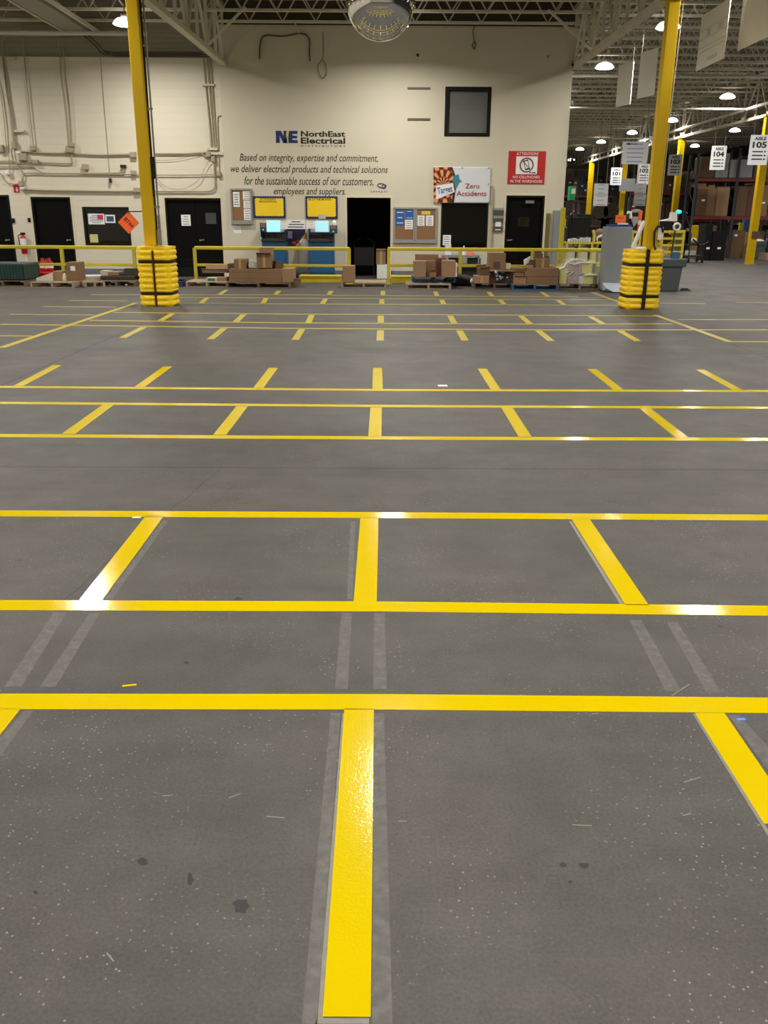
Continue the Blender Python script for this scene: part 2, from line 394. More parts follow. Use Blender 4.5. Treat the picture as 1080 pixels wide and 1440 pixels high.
# small dark oil marks in the foreground
SP = mat('oil_mark', (38, 38, 38), .6, var=.2, vs=40)
def blot(px, py, rx_, ry_, rough_=.35, n=14):
    c = [fl(px+rx_*math.cos(2*math.pi*i/n)*(1+random.uniform(-rough_, rough_)), py+ry_*math.sin(2*math.pi*i/n)*(1+random.uniform(-rough_, rough_))) for i in range(n)]
    trim(MB().add([(p.x, p.y, .0005) for p in c], [tuple(range(n))]), SP)
blot(338, 1275, 11, 10); blot(200, 1212, 9, 5); blot(268, 1237, 4, 9); blot(822, 1217, 8, 4); blot(792, 1216, 5, 3, .2); blot(50, 1255, 3, 3); blot(335, 842, 6, 1.6); blot(802, 1240, 3, 2); blot(880, 834, 7, 1.5); blot(262, 932, 4, 2)
SCR = mat('pale_scratch', (140, 136, 124), .7, var=.2)
for a_, b_ in (((375, 1148), (400, 1150)), ((322, 1122), (338, 1116)), ((805, 1160), (832, 1161)), ((962, 1100), (985, 1093)), ((832, 1004), (842, 1003)), ((945, 978), (970, 962)), ((960, 1147), (972, 1144)), ((228, 1119), (240, 1119)), ((560, 1155), (572, 1155)), ((150, 1340), (160, 1352))):
    trim(strip_pts([fl(*a_), fl(*b_)], .003, 0, .0005), SCR)
# ---------------------------------------------------------------- floor tape
TW = .1016
ORD = ['first', 'second', 'third', 'fourth', 'fifth', 'sixth', 'seventh', 'eighth', 'ninth']
def stripe(pts, label, grp, m=TAPE, z=.0012, wd=TW, z0=0):
    return tag(strip_pts(pts, wd, z0, z).build('floor_stripe', m), label, 'floor stripe', grp)
G1 = 'yellow tape lines running across the floor'; G2 = 'short yellow tape dividers between the floor rows'
rows = [((0, 986.5), (540, 987), (1080, 992), 'nearest wide yellow cross line, joining the long stripe in the foreground'),
        ((0, 851), (540, 853), (1080, 859), 'second yellow cross line from the camera, closing the near row of bays'),
        ((0, 722), (540, 724.5), (1080, 728), 'third yellow cross line from the camera, far edge of the near bays'),
        ((0, 612.5), (540, 616), (1080, 618), 'fourth yellow cross line from the camera, near edge of the middle bays'),
        ((0, 566.5), (540, 571), (1080, 573.5), 'fifth yellow cross line from the camera, far edge of the middle bays'),
        ((0, 544), (540, 548.5), (1080, 550), 'sixth yellow cross line from the camera, just beyond the middle bays')]
for a, b, c, lab in rows:
    stripe(xext([fl(*a), fl(*b), fl(*c)], 3, 3), lab, G1)
for pts, lab in [(((0, 456), (400, 461.7), (780, 464), (1080, 463.8)), 'seventh thin yellow cross line, nearest line of the far grid'),
                 (((126, 450.4), (400, 454), (780, 456), (946, 455.4)), 'eighth thin yellow cross line, one line beyond the nearest far line'),
                 (((159, 439.3), (400, 441.7), (780, 443.5), (925, 444.5)), 'thin yellow cross line just in front of the column guards'),
                 (((246, 426.3), (540, 428), (878, 429.4)), 'thin yellow cross line spanning between the two column guards'),
                 (((246, 418.2), (540, 420), (878, 421.8)), 'thin yellow cross line one back from the line between the guards'),
                 (((128, 414.5), (400, 414.6), (780, 417.4), (813, 417)), 'farthest thin yellow cross line, nearest to the pallets')]:
    stripe([fl(*p) for p in pts], lab, G1, TAPEO)
for pts, lab in [(((-60, 472), (45, 472.5)), 'short cross line at the left edge, nearest left of the slanting lane line'),
                 (((13, 442), (133, 443)), 'faint cross line left of the slanting lane line, third from the near end'),
                 (((61, 431), (163, 432)), 'faint cross line left of the slanting lane line, fourth from the near end'),
                 (((97, 422.6), (178, 423)), 'farthest faint cross line left of the slanting lane line'),
                 (((953.5, 449.4), (1150, 449.6)), 'thin cross line right of the slanting lane line, just beyond the right column guard'),
                 (((1024, 480.4), (1150, 480.8)), 'short cross line at the right edge starting at the right lane line end'),
                 (((930, 426.5), (992, 427)), 'faint short dash on the floor to the right of the right column guard'),
                 (((1034, 425), (1110, 426)), 'faint pale dash near the right edge of the floor')]:
    stripe([fl(*p) for p in pts], lab, G1, TAPEO, wd=.08)
stripe([fl(2, 489), fl(192, 426)], 'long slanting yellow lane line running back to the left column guard', 'slanting lane lines', TAPEO, .0022)
stripe([fl(921, 443), fl(1027, 481)], 'slanting yellow lane line coming out of the right column guard', 'slanting lane lines', TAPEO, .0022)
stripe([fl(832, 411), fl(885, 430)], 'slanting yellow lane line behind the right column guard, reaching the pallets', 'slanting lane lines', TAPEO, .0022)
divs = [('near bays', TAPE, [((217.5, 726), (127.5, 844)), ((519.5, 729), (513.5, 846)), ((816.5, 730), (896, 851))]),
        ('middle bays', TAPE, [((152, 569.5), (96.5, 610)), ((340.5, 571.5), (309, 611.5)), ((529, 573), (527, 614)), ((713, 573.5), (739, 615)), ((906.5, 574), (960, 616))]),
        ('open ended row beyond the middle bays', TAPE, [((81, 513.5), (26, 542.5)), ((236, 515.5), (196.5, 544)), ((384.5, 517.5), (363, 546)), ((531, 517.5), (531, 547)), ((678, 518.5), (697, 547.7)), ((832.5, 519), (870, 548.2)), ((985, 520), (1038, 548.8))]),
        ('nearest row of the far grid', TAPEO, [((202, 460.2), (172, 475)), ((315, 461.7), (296, 477)), ((424.5, 463), (415, 478)), ((535, 464.5), (534.5, 479)), ((646, 464.8), (654, 479)), ((757, 465), (775, 479.4)), ((871.5, 465), (897, 479.6))]),
        ('second row of the far grid', TAPEO, [((242.6, 441), (226, 450.8)), ((342.6, 442.3), (331.5, 452.6)), ((438.5, 443), (433.7, 453.6)), ((535.5, 443.9), (535.5, 454.6)), ((633, 444), (639, 455)), ((732.6, 444.4), (745, 455.4)), ((830, 445), (848, 455.3))]),
        ('third row of the far grid', TAPEO, [((291, 418.9), (283, 426)), ((374, 419.5), (369.6, 427)), ((458, 420.3), (453, 427.5)), ((537, 420.9), (537, 428)), ((621, 421.5), (624.5, 428.5)), ((703, 421.7), (710, 429)), ((784, 422), (794, 428.8))]),
        ('farthest row in front of the pallets', TAPEO, [((318.5, 407.8), (309, 414)), ((392.6, 409), (387, 414.6)), ((466, 409), (462, 415.2)), ((538.5, 409), (538.5, 415.6)), ((612, 410), (615, 416)), ((687, 410.4), (692, 416.3)), ((761.5, 410.7), (771, 417)) ])]
for nm, m, L in divs:
    for i, (a, b) in enumerate(L):
        n = len(L)
        pos = 'leftmost' if i == 0 else 'rightmost' if i == n-1 else ('middle' if i == n//2 and n % 2 else ORD[i]+' from left')
        stripe([fl(*a), fl(*b)], 'short yellow divider stripe, %s of the %s' % (pos, nm), G2, m)
yb = fl(500, 1430).y
q0, q1 = fl(505, 997), fl(487.5, 1430)
stripe([q0, q1], 'long yellow stripe running toward the camera in the centre foreground', 'long yellow stripes in the foreground')
q = fl(998, 1003); q2 = fl(1080, 1128)
stripe([q, (q.x+(q2.x-q.x)*1.2, q2.y-.2*(q.y-q2.y), 0)], 'long yellow stripe leaving the frame at the right foreground edge', 'long yellow stripes in the foreground')
q = fl(8, 997); q2 = fl(-15, 1038)
stripe([q, (q.x-.03, yb, 0)], 'yellow stripe only just visible at the left foreground edge', 'long yellow stripes in the foreground')
# small litter on the floor
tag(strip_pts([fl(172, 965), fl(192, 963)], .012, 0, .0015).build('tape_scrap', TAPE), 'tiny yellow tape scrap lying beyond the nearest cross line', 'scrap')
tag(strip_pts([fl(1036, 1012.5), fl(1048, 1011.5)], .014, 0, .002).build('plastic_scrap', mat('blue_scrap', (90, 130, 220), .5)), 'tiny blue scrap beside the stripe at the right foreground', 'scrap')
tag(strip_pts([fl(186, 728), fl(198, 728)], .016, 0, .0025).build('paper_scrap', PAP), 'tiny white scrap against the third cross line at left', 'scrap')
tag(strip_pts([fl(616, 542.5), fl(629, 542.5)], .08, 0, .003).build('paper_scrap', PAP), 'flat white scrap on the floor beyond the sixth cross line', 'scrap')

# ---------------------------------------------------------------- columns and guards
def protector(cx, cy, r, h, label, vstrap=False, tall=False):
    t = thing('column_guard', (cx, cy, 0), label, 'column guard', 'yellow column guards')
    n = 96
    def rad(a, z, strap=0):
        c, s = abs(math.cos(a)), abs(math.sin(a)); e = 5.0
        rr = r/((c**e+s**e)**(1/e))
        face = max(c, s); m = max(0, min(1, (face-.78)/.1)); m2 = m*(0 if abs(math.sin(2*a)) < .02 else 1)
        ribs = abs(math.sin(math.pi*z/(h/10.5)))**.6; grp = 0 if any(abs(z-q*h) < h*.035 for q in (.22, .75)) else 1
        k = m2*ribs*grp*.034
        side = max(0, 1-m)*ribs*grp*.006
        return rr-.034+k+side-strap*0
    vs = []; rows_ = 110
    for i in range(rows_+1):
        z = h*i/rows_; ed = 0 if 2 < i < rows_-2 else -.012
        for j in range(n):
            a = 2*math.pi*(j+.5)/n; q = rad(a, z)+ed
            # seam slot down the middle of the front and back
            da = abs(((a+math.pi/2+math.pi) % (2*math.pi))-math.pi); db = abs(((a-math.pi/2+math.pi) % (2*math.pi))-math.pi)
            if min(da, db) < .045: q -= .05
            vs.append((cx+q*math.cos(a), cy+q*math.sin(a), z))
    fs = [(i*n+j, i*n+(j+1) % n, (i+1)*n+(j+1) % n, (i+1)*n+j) for i in range(rows_) for j in range(n)]
    mb = MB().add(vs, fs, 0, True)
    k = len(vs)-n
    inner = [(cx+.16*math.cos(2*math.pi*(j+.5)/n), cy+.16*math.sin(2*math.pi*(j+.5)/n), h) for j in range(n)]
    mb.add(vs[-n:]+inner, [(j, (j+1) % n, n+(j+1) % n, n+j) for j in range(n)])
    mb.build('guard_shell', YELP, t)
    for q in (.22, .75):
        mb = MB(); vv = []
        for z in (q*h-.027, q*h+.027):
            for j in range(n):
                a = 2*math.pi*(j+.5)/n; rr = rad(a, q*h)+.007; vv.append((cx+rr*math.cos(a), cy+rr*math.sin(a), z))
        mb.add(vv, [(j, (j+1) % n, n+(j+1) % n, n+j) for j in range(n)], 0, True); mb.build('strap', BLKF, t)
    if vstrap: MB().box(cx-.032, cx+.028, cy-r-.012, cy-r+.012, .0, h+.01).build('vertical_strap', BLKF, t)
    else: MB().box(cx-.014, cx+.014, cy-r+.012, cy-r+.03, .01, h*.93).build('seam', mat('dark_red_seam', (70, 24, 14), .8), t)
    return t
YLC = 16.92; YRC = 17.0
lx = (at(176.3, 0, YLC-.1).x+at(192.8, 0, YLC-.1).x)/2; rx = (at(939.7, 0, YRC-.1).x+at(959.4, 0, YRC-.1).x)/2
lgx = at(218, 400, YLC-.3).x; rgx = at(906.5, 400, YRC-.3).x
protector(lgx, YLC, .335, 1.075, 'yellow ribbed plastic guard around the left column, two black straps')
protector(rgx, YRC, .345, 1.075, 'yellow ribbed plastic guard around the right column with a vertical black strap', True)
def column(x, y, z1, label, s=.205, acc=None):
    t = thing('steel_column', (x, y, 0), label, 'column', 'yellow steel columns')
    MB().box(x-s/2, x+s/2, y-s/2, y+s/2, 0.012, z1).build('column_shaft', YEL, t, .012)
    MB().box(x-.17, x+.17, y-.17, y+.17, 0, .012).build('base_plate', YEL, t)
    MB().box(x-.18, x+.18, y-.15, y+.15, z1, z1+.03).build('cap_plate', YEL, t)
    return t
zl = 5.22
cl = column(lx, YLC, zl, 'tall yellow steel column at left with conduits down its side')
cr = column(rx, YRC, zl-.02, 'tall yellow steel column at right in front of the warehouse aisles')
# conduits strapped to the left column
e = lx+.103
for k, (dx, dy, z0, z1, m) in enumerate([(.018, .02, 1.12, 5.2, DRK), (.075, .0, 1.3, 5.2, GAL)]):
    MB().tube([(e+dx, YLC+dy, z0), (e+dx, YLC+dy, z1)], .016).build('conduit', m, cl)
for z in (4.4, 3.4, 1.75): MB().box(e, e+.10, YLC-.02, YLC+.04, z, z+.03).build('conduit_clamp', GAL, cl)
MB().box(e, e+.075, YLC-.04, YLC+.05, 2.25, 2.62).build('control_box', BLK, cl, .008)
MB().box(e+.0, e+.03, YLC-.03, YLC+.03, 1.95, 2.25).build('control_cable', BLKF, cl)
MB().box(e+.02, e+.09, YLC-.03, YLC+.05, 1.12, 1.36).build('outlet_box', GAL, cl, .006)
# cable hanging down the right column
mb = MB(); mb.tube([(rx+.16, YRC-.05, 5.15), (rx+.13, YRC-.05, 3.4), (rx+.13, YRC-.05, 1.2)], .009, 8); mb.build('hanging_cable', mat('pale_cable', (190, 190, 184), .5), cr)
mb = MB(); x0 = rx+.03; yy = YRC-.16
mb.tube([(x0, YRC-.33, 1.08), (x0, yy-.05, 1.15), (x0+.0, yy, 1.38), (x0+.05, yy, 1.49), (x0+.13, yy, 1.47), (x0+.16, yy, 1.38)], .02, 8)
tag(mb.build('strap_end', BLKF), 'loose black strap end hooked up the right column above the guard', 'strap')
# white tube and cup resting on the right guard
tag(MB().lathe([(.045, 0), (.05, .02), (.05, .4), (.03, .44)], (0, 0, 0), 16, M=Matrix.Translation((rgx-.26, YRC-.2, 1.1)) @ Matrix.Rotation(.33, 4, 'Y') @ Matrix.Diagonal((.75, .75, 1.15, 1))).build('cardboard_tube', WHT), 'white tube leaning on the right column above the guard', 'tube')
tag(MB().lathe([(.02, .05), (.10, .045), (.12, .0), (.11, 0), (.0001, .05)], (rgx-.12, YRC-.2, 1.076), 20).build('lid', WHT), 'white round lid lying on top of the right column guard', 'lid')
tag(MB().box(rx+.11, rx+.2, YRC-.13, YRC-.12, 1.25, 1.47).build('paper_tag', PAP), 'white paper tag on the right side of the right column', 'tag')
# far columns
XG = 14.0
for k, (Y, nm) in enumerate([(34.8, 'beside the rightmost aisle sign'), (43.9, 'behind the right foreground column, between two aisle signs'), (53.0, 'below the large white hanging sign'), (62.1, 'farthest, near the inner corner of the wall')]):
    px_ = (1063, 948, 873, 827)[k]; q = at(px_, 300, Y)
    c = column(q.x, Y, 5.2, 'distant yellow steel column '+nm, .26 if k < 3 else .3)
q = at(1064, 330, 34.6)
tag(MB().box(q.x-.15, q.x+.15, 34.6, 34.68, q.z-.12, q.z+.12).build('sign_plate', mat('dull_brown', (90, 70, 60), .6)), 'small dark plate on the far column by the rightmost aisle sign', 'sign')

# ---------------------------------------------------------------- girders
def girder(pa, pb, ztop, label, n=8, brace=0):
    pa = Vector(pa); pb = Vector(pb)
    t = thing('roof_girder', (pa.x, pa.y, pa.z), label, 'girder', 'roof girders along the column lines')
    for d in (-.05, .05):
        pass
    mb = MB(); mb.box(-1, 1, -1, 1, -1, 1, M=Matrix.Identity(4)) if False else None
    mb.bar(pa, pb, .17, .11); mb.build('bottom_chord', STL, t, .006)
    ta = Vector((pa.x, pa.y, ztop)); tb = Vector((pb.x, pb.y, ztop))
    MB().bar(ta, tb, .17, .11).build('top_chord', STL, t)
    for i in range(n+1):
        f = i/n; p = pa.lerp(pb, f); q = ta.lerp(tb, f)
        if i < n:
            p2 = pa.lerp(pb, min(1, f+1/n)); MB().bar(p if i % 2 == 0 else q, (ta.lerp(tb, f+1/n)) if i % 2 == 0 else p2, .06, .06).build('web_member', STL, t)
        MB().bar(p+Vector((.0, 0, 0)), q, .07, .05).build('web_member', STL, t)
    return t
YW = W-.1
gl0 = Vector((lx, YLC, 5.31)); pr = at(315, 90, YW); gl1 = Vector((pr.x, YW, pr.z+.02))
gr0 = Vector((rx, YRC, 5.29)); pr = at(806, 95, YW+.0); gr1 = Vector((pr.x+.02, YW+.1, pr.z+.02))
girder(gl0, gl1, 6.72, 'cream roof girder from the left column top to the wall corner')
girder(gr0, gr1, 6.72, 'cream roof girder from the right column top to the end of the wall')
ys = [34.8, 43.9, 53.0, 62.1, 71.2]
xs_ = [at(1063, 300, 34.8).x, at(948, 300, 43.9).x, at(873, 300, 53).x, at(827, 300, 62.1).x]
girder((xs_[0]+.1, 25.6, 5.26), (xs_[0], 34.7, 5.26), 6.72, 'girder span nearest the camera over the far aisle columns', 8)
for i in range(3): girder((xs_[i], ys[i]+.1, 5.26), (xs_[i+1], ys[i+1]-.1, 5.26), 6.72, 'girder span over the far aisle columns, %s' % ('before the second column', 'before the third column', 'before the last column')[i], 8)
girder((xs_[3], 62.2, 5.26), (xs_[3], 71, 5.26), 6.72, 'farthest girder span beyond the last far column', 8)
# knee braces from girder chord to joist
def brace(a, b, lab, r=.05): return tag(MB().bar(a, b, r, r).build('knee_brace', STL), lab, 'brace', 'knee braces below the roof')
pa = gl0.lerp(gl1, .72); brace(pa+Vector((.06, 0, .05)), Vector((pa.x+1.0, pa.y-.1, 6.2)), 'thin diagonal brace rising right from the left girder')
pa = gr0.lerp(gr1, .72); brace(pa+Vector((-.06, 0, .05)), Vector((pa.x-1.15, pa.y-.1, 6.2)), 'thin diagonal brace rising left from the right girder')
# brace(pa+Vector((-.9, 1.0, -.02)), Vector((pa.x-2.2, pa.y-3, 6.2)), 'thin diagonal brace in the roof bay left of the left girder')

# ---------------------------------------------------------------- roof joists
def joist(x0, x1, y, z0, z1, label, grp, n):
    t = thing('roof_joist', (x0, y, z0), label, 'roof joist', grp)
    mb = MB(); mb.box(x0, x1, y-.05, y+.05, z0, z0+.055); mb.build('bottom_chord', STL, t)
    MB().box(x0, x1, y-.05, y+.05, z1-.05, z1).build('top_chord', STL, t)
    mb = MB(); p = [(x0+(x1-x0)*i/n, y, z0+.03 if i % 2 == 0 else z1-.03) for i in range(n+1)]
    for a, b in zip(p, p[1:]): mb.bar(a, b, .03)
    mb.build('web', STL, t)
    return t
ZJ0, ZJ1 = 6.2, ZC-.05
XLG, XRG = lx+.1, rx-.1
j = joist(XLG, XRG, 24.45, ZJ0, ZJ1, 'roof joist over the middle bay, nearest the wall top', 'roof joists over the middle bay', 22)
for k, Y in enumerate([23.2, 22.0, 20.8, 19.6, 18.4]):
    dup(j, (XLG, Y, ZJ0), 'roof joist over the middle bay, %s from the wall' % ORD[k+1])
j = joist(-14.8, lx-.1, 24.45, ZJ0, ZJ1, 'roof joist over the left bay, nearest the wall top', 'roof joists over the left bay', 24)
for k, Y in enumerate([23.2, 22.0, 20.8, 19.6, 18.4]):
    dup(j, (-14.8, Y, ZJ0), 'roof joist over the left bay, %s from the wall' % ORD[k+1])
x1_ = 13.9
j = joist(rx+.1, x1_, 18.4, ZJ0, ZJ1, 'roof joist over the bay right of the right column, seen among others', 'roof joists over the right aisle bay', 22)
for k in range(38): dup(j, (rx+.1 , 19.6+1.3*k, ZJ0))
j = joist(14.2, 23.3, 24.5, ZJ0, ZJ1, 'roof joist over the bay beyond the far columns, seen among others', 'roof joists over the far right bay', 22)
for k in range(34): dup(j, (14.2, 25.8+1.3*k, ZJ0))
# pipes under the roof
def pipe(pts, r, label, m=GAL, cat='pipe', n=10): return tag(MB().tube(pts, r, n).build('roof_pipe', m), label, cat, 'pipes below the roof')
WP = mat('white_pipe', (214, 212, 204), .4, var=.05)
a, b = at(1080, 150, 34), at(800, 228, 69); pipe([Vector((13.6, 22, 5.58)), Vector((13.6, 72, 5.58))], .06, 'long white sprinkler pipe receding over the aisle signs', WP)
pipe([at(640, 196, 46).copy()+Vector((3.5, 0, 0)), at(1200, 190, 46)], .03, 'thin pale pipe crossing the roof above the aisle signs', WP)
Yp = 21.6; a, b = at(-40, 48, Yp), at(206, 44.5, Yp); zz = at(100, 46.5, Yp).z
pipe([(a.x-2, Yp, zz), (b.x, Yp, zz)], .045, 'white pipe running level below the joists at upper left', WP)
Yp = 30.; zz = at(1000, 108, Yp).z; pipe([(XR+.1, Yp, zz), (14, Yp, zz+.0)], .04, 'level pale pipe below the roof right of the wall end', WP)
Yp = 36.; zz = at(900, 152.5, Yp).z; pipe([(XR+.1, Yp, zz), (14, Yp, zz)], .04, 'second level pale pipe below the roof, farther back', WP)
# overhead duct, left bay
d0 = at(118, 44, 25.3); z = 6.0
mb = MB().box(d0.x-.28, d0.x+.28, 15, 25.4, 6.02, 6.2); dd = mb.build('overhead_duct', mat('duct_grey', (150, 146, 130), .5), bevel=.01)
tag(dd, 'flat grey duct running back to the wall at upper left', 'duct')
for s, nm in ((-1, 'left'), (1, 'right')):
    tag(MB().box(d0.x+s*.42-.03, d0.x+s*.42+.03, 15, 25.4, 6.05, 6.14).build('steel_channel', STL), 'steel channel along the %s side of the flat overhead duct' % nm, 'channel', 'channels beside the duct')

# ---------------------------------------------------------------- high bay lamps
LG = mat('lamp_glow', (255, 250, 238), .4, emit=16, var=0); LGS = mat('lamp_reflector', (235, 235, 230), .35, emit=6.5, ecol=(255, 250, 238), var=0); LH = mat('lamp_housing', (150, 150, 150), .5, .4)
lamp_data = bpy.data.lights.new('lamp_light', 'AREA'); lamp_data.shape = 'DISK'; lamp_data.size = .36; lamp_data.energy = 174; lamp_data.spread = math.radians(164); lamp_data.color = (1.0, .955, .875)
def lamp(x, y, label, grp, z=5.9):
    t = thing('high_bay_lamp', (x, y, z), label, 'ceiling lamp', grp)
    MB().lathe([(.06, .22), (.09, .22), (.1, .14), (.08, .12)], (x, y, z), 16).build('housing', LH, t)
    MB().lathe([(.1, .13), (.18, .11), (.24, .06), (.28, .0), (.25, 0)], (x, y, z), 20).build('reflector', LGS, t)
    MB().lathe([(.25, .0), (.24, -.02), (.15, -.035), (.0001, -.04)], (x, y, z), 20).build('lens', LG, t)
    MB().tube([(x, y, z+.21), (x, y, z+.42)], .015, 6).build('hanger', GAL, t)
    l = bpy.data.objects.new('lamp_light', lamp_data); COL.objects.link(l); l.location = (0, 0, -.05); l.parent = t
    return t
L0 = lamp(.2, 22.7, 'high bay lamp hanging behind the dome mirror', 'high bay lamps over the marked floor', 5.82)
seen = {(6.5, 22.7): 'bright high bay lamp beside the top of the right column', (-6.1, 22.7): 'high bay lamp behind the top of the left column'}
for Y in (-8.4, -2.2, 4.0, 10.2, 16.4, 22.7):
    for X in (-12.3, -6.1, .2, 6.5, 12.8, 19.1):
        if (X, Y) == (.2, 22.7): continue
        dup(L0, (X, Y, 5.82 if Y > 20 else 5.9), seen.get((X, Y), 'high bay lamp hanging over the marked floor, above or beside the frame'))
lamps_far = [(6.5, 28.9, 'large glowing high bay lamp next to the two grey hanging panels'), (12.6, 35.4, 'bright high bay lamp right of the right column, below the long hanging panels'),
     (13.1, 43.6, 'high bay lamp just right of the right column, at the white pipe'), (12.9, 49.7, 'high bay lamp directly above the large white hanging sign'),
     (12.65, 55.6, 'high bay lamp up left of the large white hanging sign'), (12.6, 61.3, 'high bay lamp with a drop tube near the wall end'),
     (14.2, 72, 'farthest small lamp beside the wall end'), (17.7, 48.1, 'high bay lamp above aisle sign 104'), (19.1, 36, 'high bay lamp outside the frame to the right, over the racks'),
     (12.8, 29.2, 'high bay lamp right of the frame over the aisle'), (19.1, 29.2, 'high bay lamp beyond the right frame edge'), (6.5, 36, 'high bay lamp hidden behind the wall end, nearer'), (6.5, 43, 'high bay lamp hidden behind the wall end, farther'), (7, 52, 'high bay lamp hidden far behind the wall end'), (19, 58, 'high bay lamp far back over the right racks')]
for x, y, lab in lamps_far: dup(L0, (x, y, 5.9), lab, group='high bay lamps over the warehouse aisles')

# ---------------------------------------------------------------- dome mirror
YM = 13.0; c = at(535, 4, YM); rM = (at(583.5, 5, YM).x-at(487, 5, YM).x)/2
t = thing('dome_mirror', (c.x, YM, c.z-rM), 'large clear mirrored dome hanging at the top centre', 'dome mirror')
MIR = mat('mirror_acrylic', (225, 225, 225), .03, 1.0, var=0)
MB().sphere(c, rM, 64, z0=-1, z1=0).build('mirror_bowl', MIR, t)
MB().tube([(c.x+rM*1.01*math.cos(2*math.pi*i/48), YM+rM*1.01*math.sin(2*math.pi*i/48), c.z) for i in range(48)], .014, 8, closed=True).build('rim', DRK, t)
for k in range(3):
    a = 2*math.pi*k/3+.5; MB().tube([(c.x+rM*math.cos(a), YM+rM*math.sin(a), c.z), (c.x, YM, c.z+1.1)], .006, 6).build('hanging_chain', GAL, t)
MB().tube([(c.x, YM, c.z+1.1), (c.x, YM, ZC-.02)], .008, 6).build('suspension_wire', GAL, t)
# ---------------------------------------------------------------- doors and windows
DB = mat('black_door', (5, 5, 5), .6, var=.2, spec=.12); FRB = mat('black_frame', (12, 12, 12), .5, spec=.25)
GLB = mat('dark_glass', (10, 11, 11), .08, var=0, spec=.5)
JMB = mat('cream_jamb', (214, 206, 180), .5, var=.05)
def part_of(o, label=None):
    if label: o['label'] = label
    return o
def door(n, h, Y, leaves=1, hx=None, paper=None, hz=None, rec=.06):
    x0, x1, z0, z1 = h
    t = bpy.data.objects.new('door_%d' % n, None); COL.objects.link(t); t.location = ((x0+x1)/2, Y, 0); t['kind'] = 'structure'
    fb = MB()
    fb.box(x0, x0+.05, Y-.005, Y+.2, 0, z1).box(x1-.05, x1, Y-.005, Y+.2, 0, z1).box(x0+.05, x1-.05, Y-.005, Y+.2, z1-.05, z1)
    fb.build('door_frame', FRB, t)
    wdt = (x1-x0-.1)/leaves
    for k in range(leaves):
        a = x0+.05+k*wdt
        lf = MB().box(a+.004, a+wdt-.004, Y+rec, Y+rec+.045, .01, z1-.055).build('door_leaf', DB, t)
        MB().box(a+wdt*.3, a+wdt*.85, Y+rec-.004, Y+rec, .34, .345).box(a+wdt*.3, a+wdt*.85, Y+rec-.004, Y+rec, .44, .445).build('kick_line', DRK, lf)
        MB().box(a+.02, a+wdt-.02, Y+rec-.003, Y+rec, .03, .25).build('kick_plate', mat('dark_plate', (18, 18, 18), .3, .3), lf)
    if hx is not None:
        z = hz or 1.0
        hb = MB().lathe([(.03, 0), (.03, .015), (.012, .02), (.012, .06)], (hx, Y+rec, z), 14, M=Matrix.Rotation(math.pi/2, 4, 'X'))
        hb.bar((hx-.01, Y+rec-.06, z), (hx+.12, Y+rec-.06, z+.015), .024); hb.build('door_handle', CHR, t)
    return t
d1 = door(1, h_d1, W, hx=at(13, 338, W).x-.1, hz=at(13, 338, W).z)
d2 = door(2, h_d2, W, hx=at(94, 338, W).x, hz=at(94, 338, W).z)
d3 = door(3, h_d3, W, leaves=2, hx=at(281, 338, W).x, hz=at(281, 338, W).z)
d4 = door(4, h_d4, WC, hx=at(714, 338, WC).x, hz=at(714, 338, WC).z)
a = wr(739, 282, 751, 286, WC); MB().box(a[0], a[1], WC-.02, WC+.05, a[2], a[3]).build('door_closer', GAL, d4)
a = wr(728, 305, 744, 319, WC+.05); MB().box(a[0], a[1], WC+.052, WC+.058, a[2], a[3]).build('vision_panel', GLB, d4)
a = wr(289, 299.5, 304, 315, W+.05); MB().box(a[0], a[1], W+.052, W+.058, a[2], a[3]).build('vision_panel', mat('wired_glass', (70, 74, 74), .15), d3)
# pale painted frames round the doors
tr = lambda x0, x1, z1, Y, wd=.07: (lambda mb: mb.build('trim_%d' % (tn.__setitem__(0, tn[0]+1) or tn[0]), JMB, kind='structure'))(MB().box(x0-wd, x0, Y-.012, Y, 0, z1+wd).box(x1, x1+wd, Y-.012, Y, 0, z1+wd).box(x0, x1, Y-.012, Y, z1, z1+wd))
for h, Y in ((h_d2, W), (h_d4, WC), (h_open, WC)): tr(h[0], h[1], h[3], Y, .05)
tr(h_d3[0], h_d3[1], h_d3[3], W, .045)
def paper(px0, py0, px1, py1, Y, label, name='paper_notice', m=PAP, cat='notice', marks=3, th=.004, group=None, ink=None):
    a = wr(px0, py0, px1, py1, Y); t = thing(name, ((a[0]+a[1])/2, Y-th, a[2]), label, cat, group)
    MB().box(a[0], a[1], Y-th, Y-.0005, a[2], a[3]).build('sheet', m, t)
    if marks:
        mb = MB(); hh = (a[3]-a[2]); ww = a[1]-a[0]
        for i in range(marks):
            z = a[3]-hh*(.18+.66*i/max(1, marks-1)) if marks > 1 else (a[2]+a[3])/2
            l = ww*random.uniform(.5, .78); mb.box((a[0]+a[1]-l)/2, (a[0]+a[1]+l)/2, Y-th-.001, Y-th, z-hh*.025, z+hh*.025)
        mb.build('printed_lines', ink or INK, t)
    return t
paper(255, 302, 268, 317.5, W+.055, 'white paper notice taped on the left leaf of the double door', marks=4)
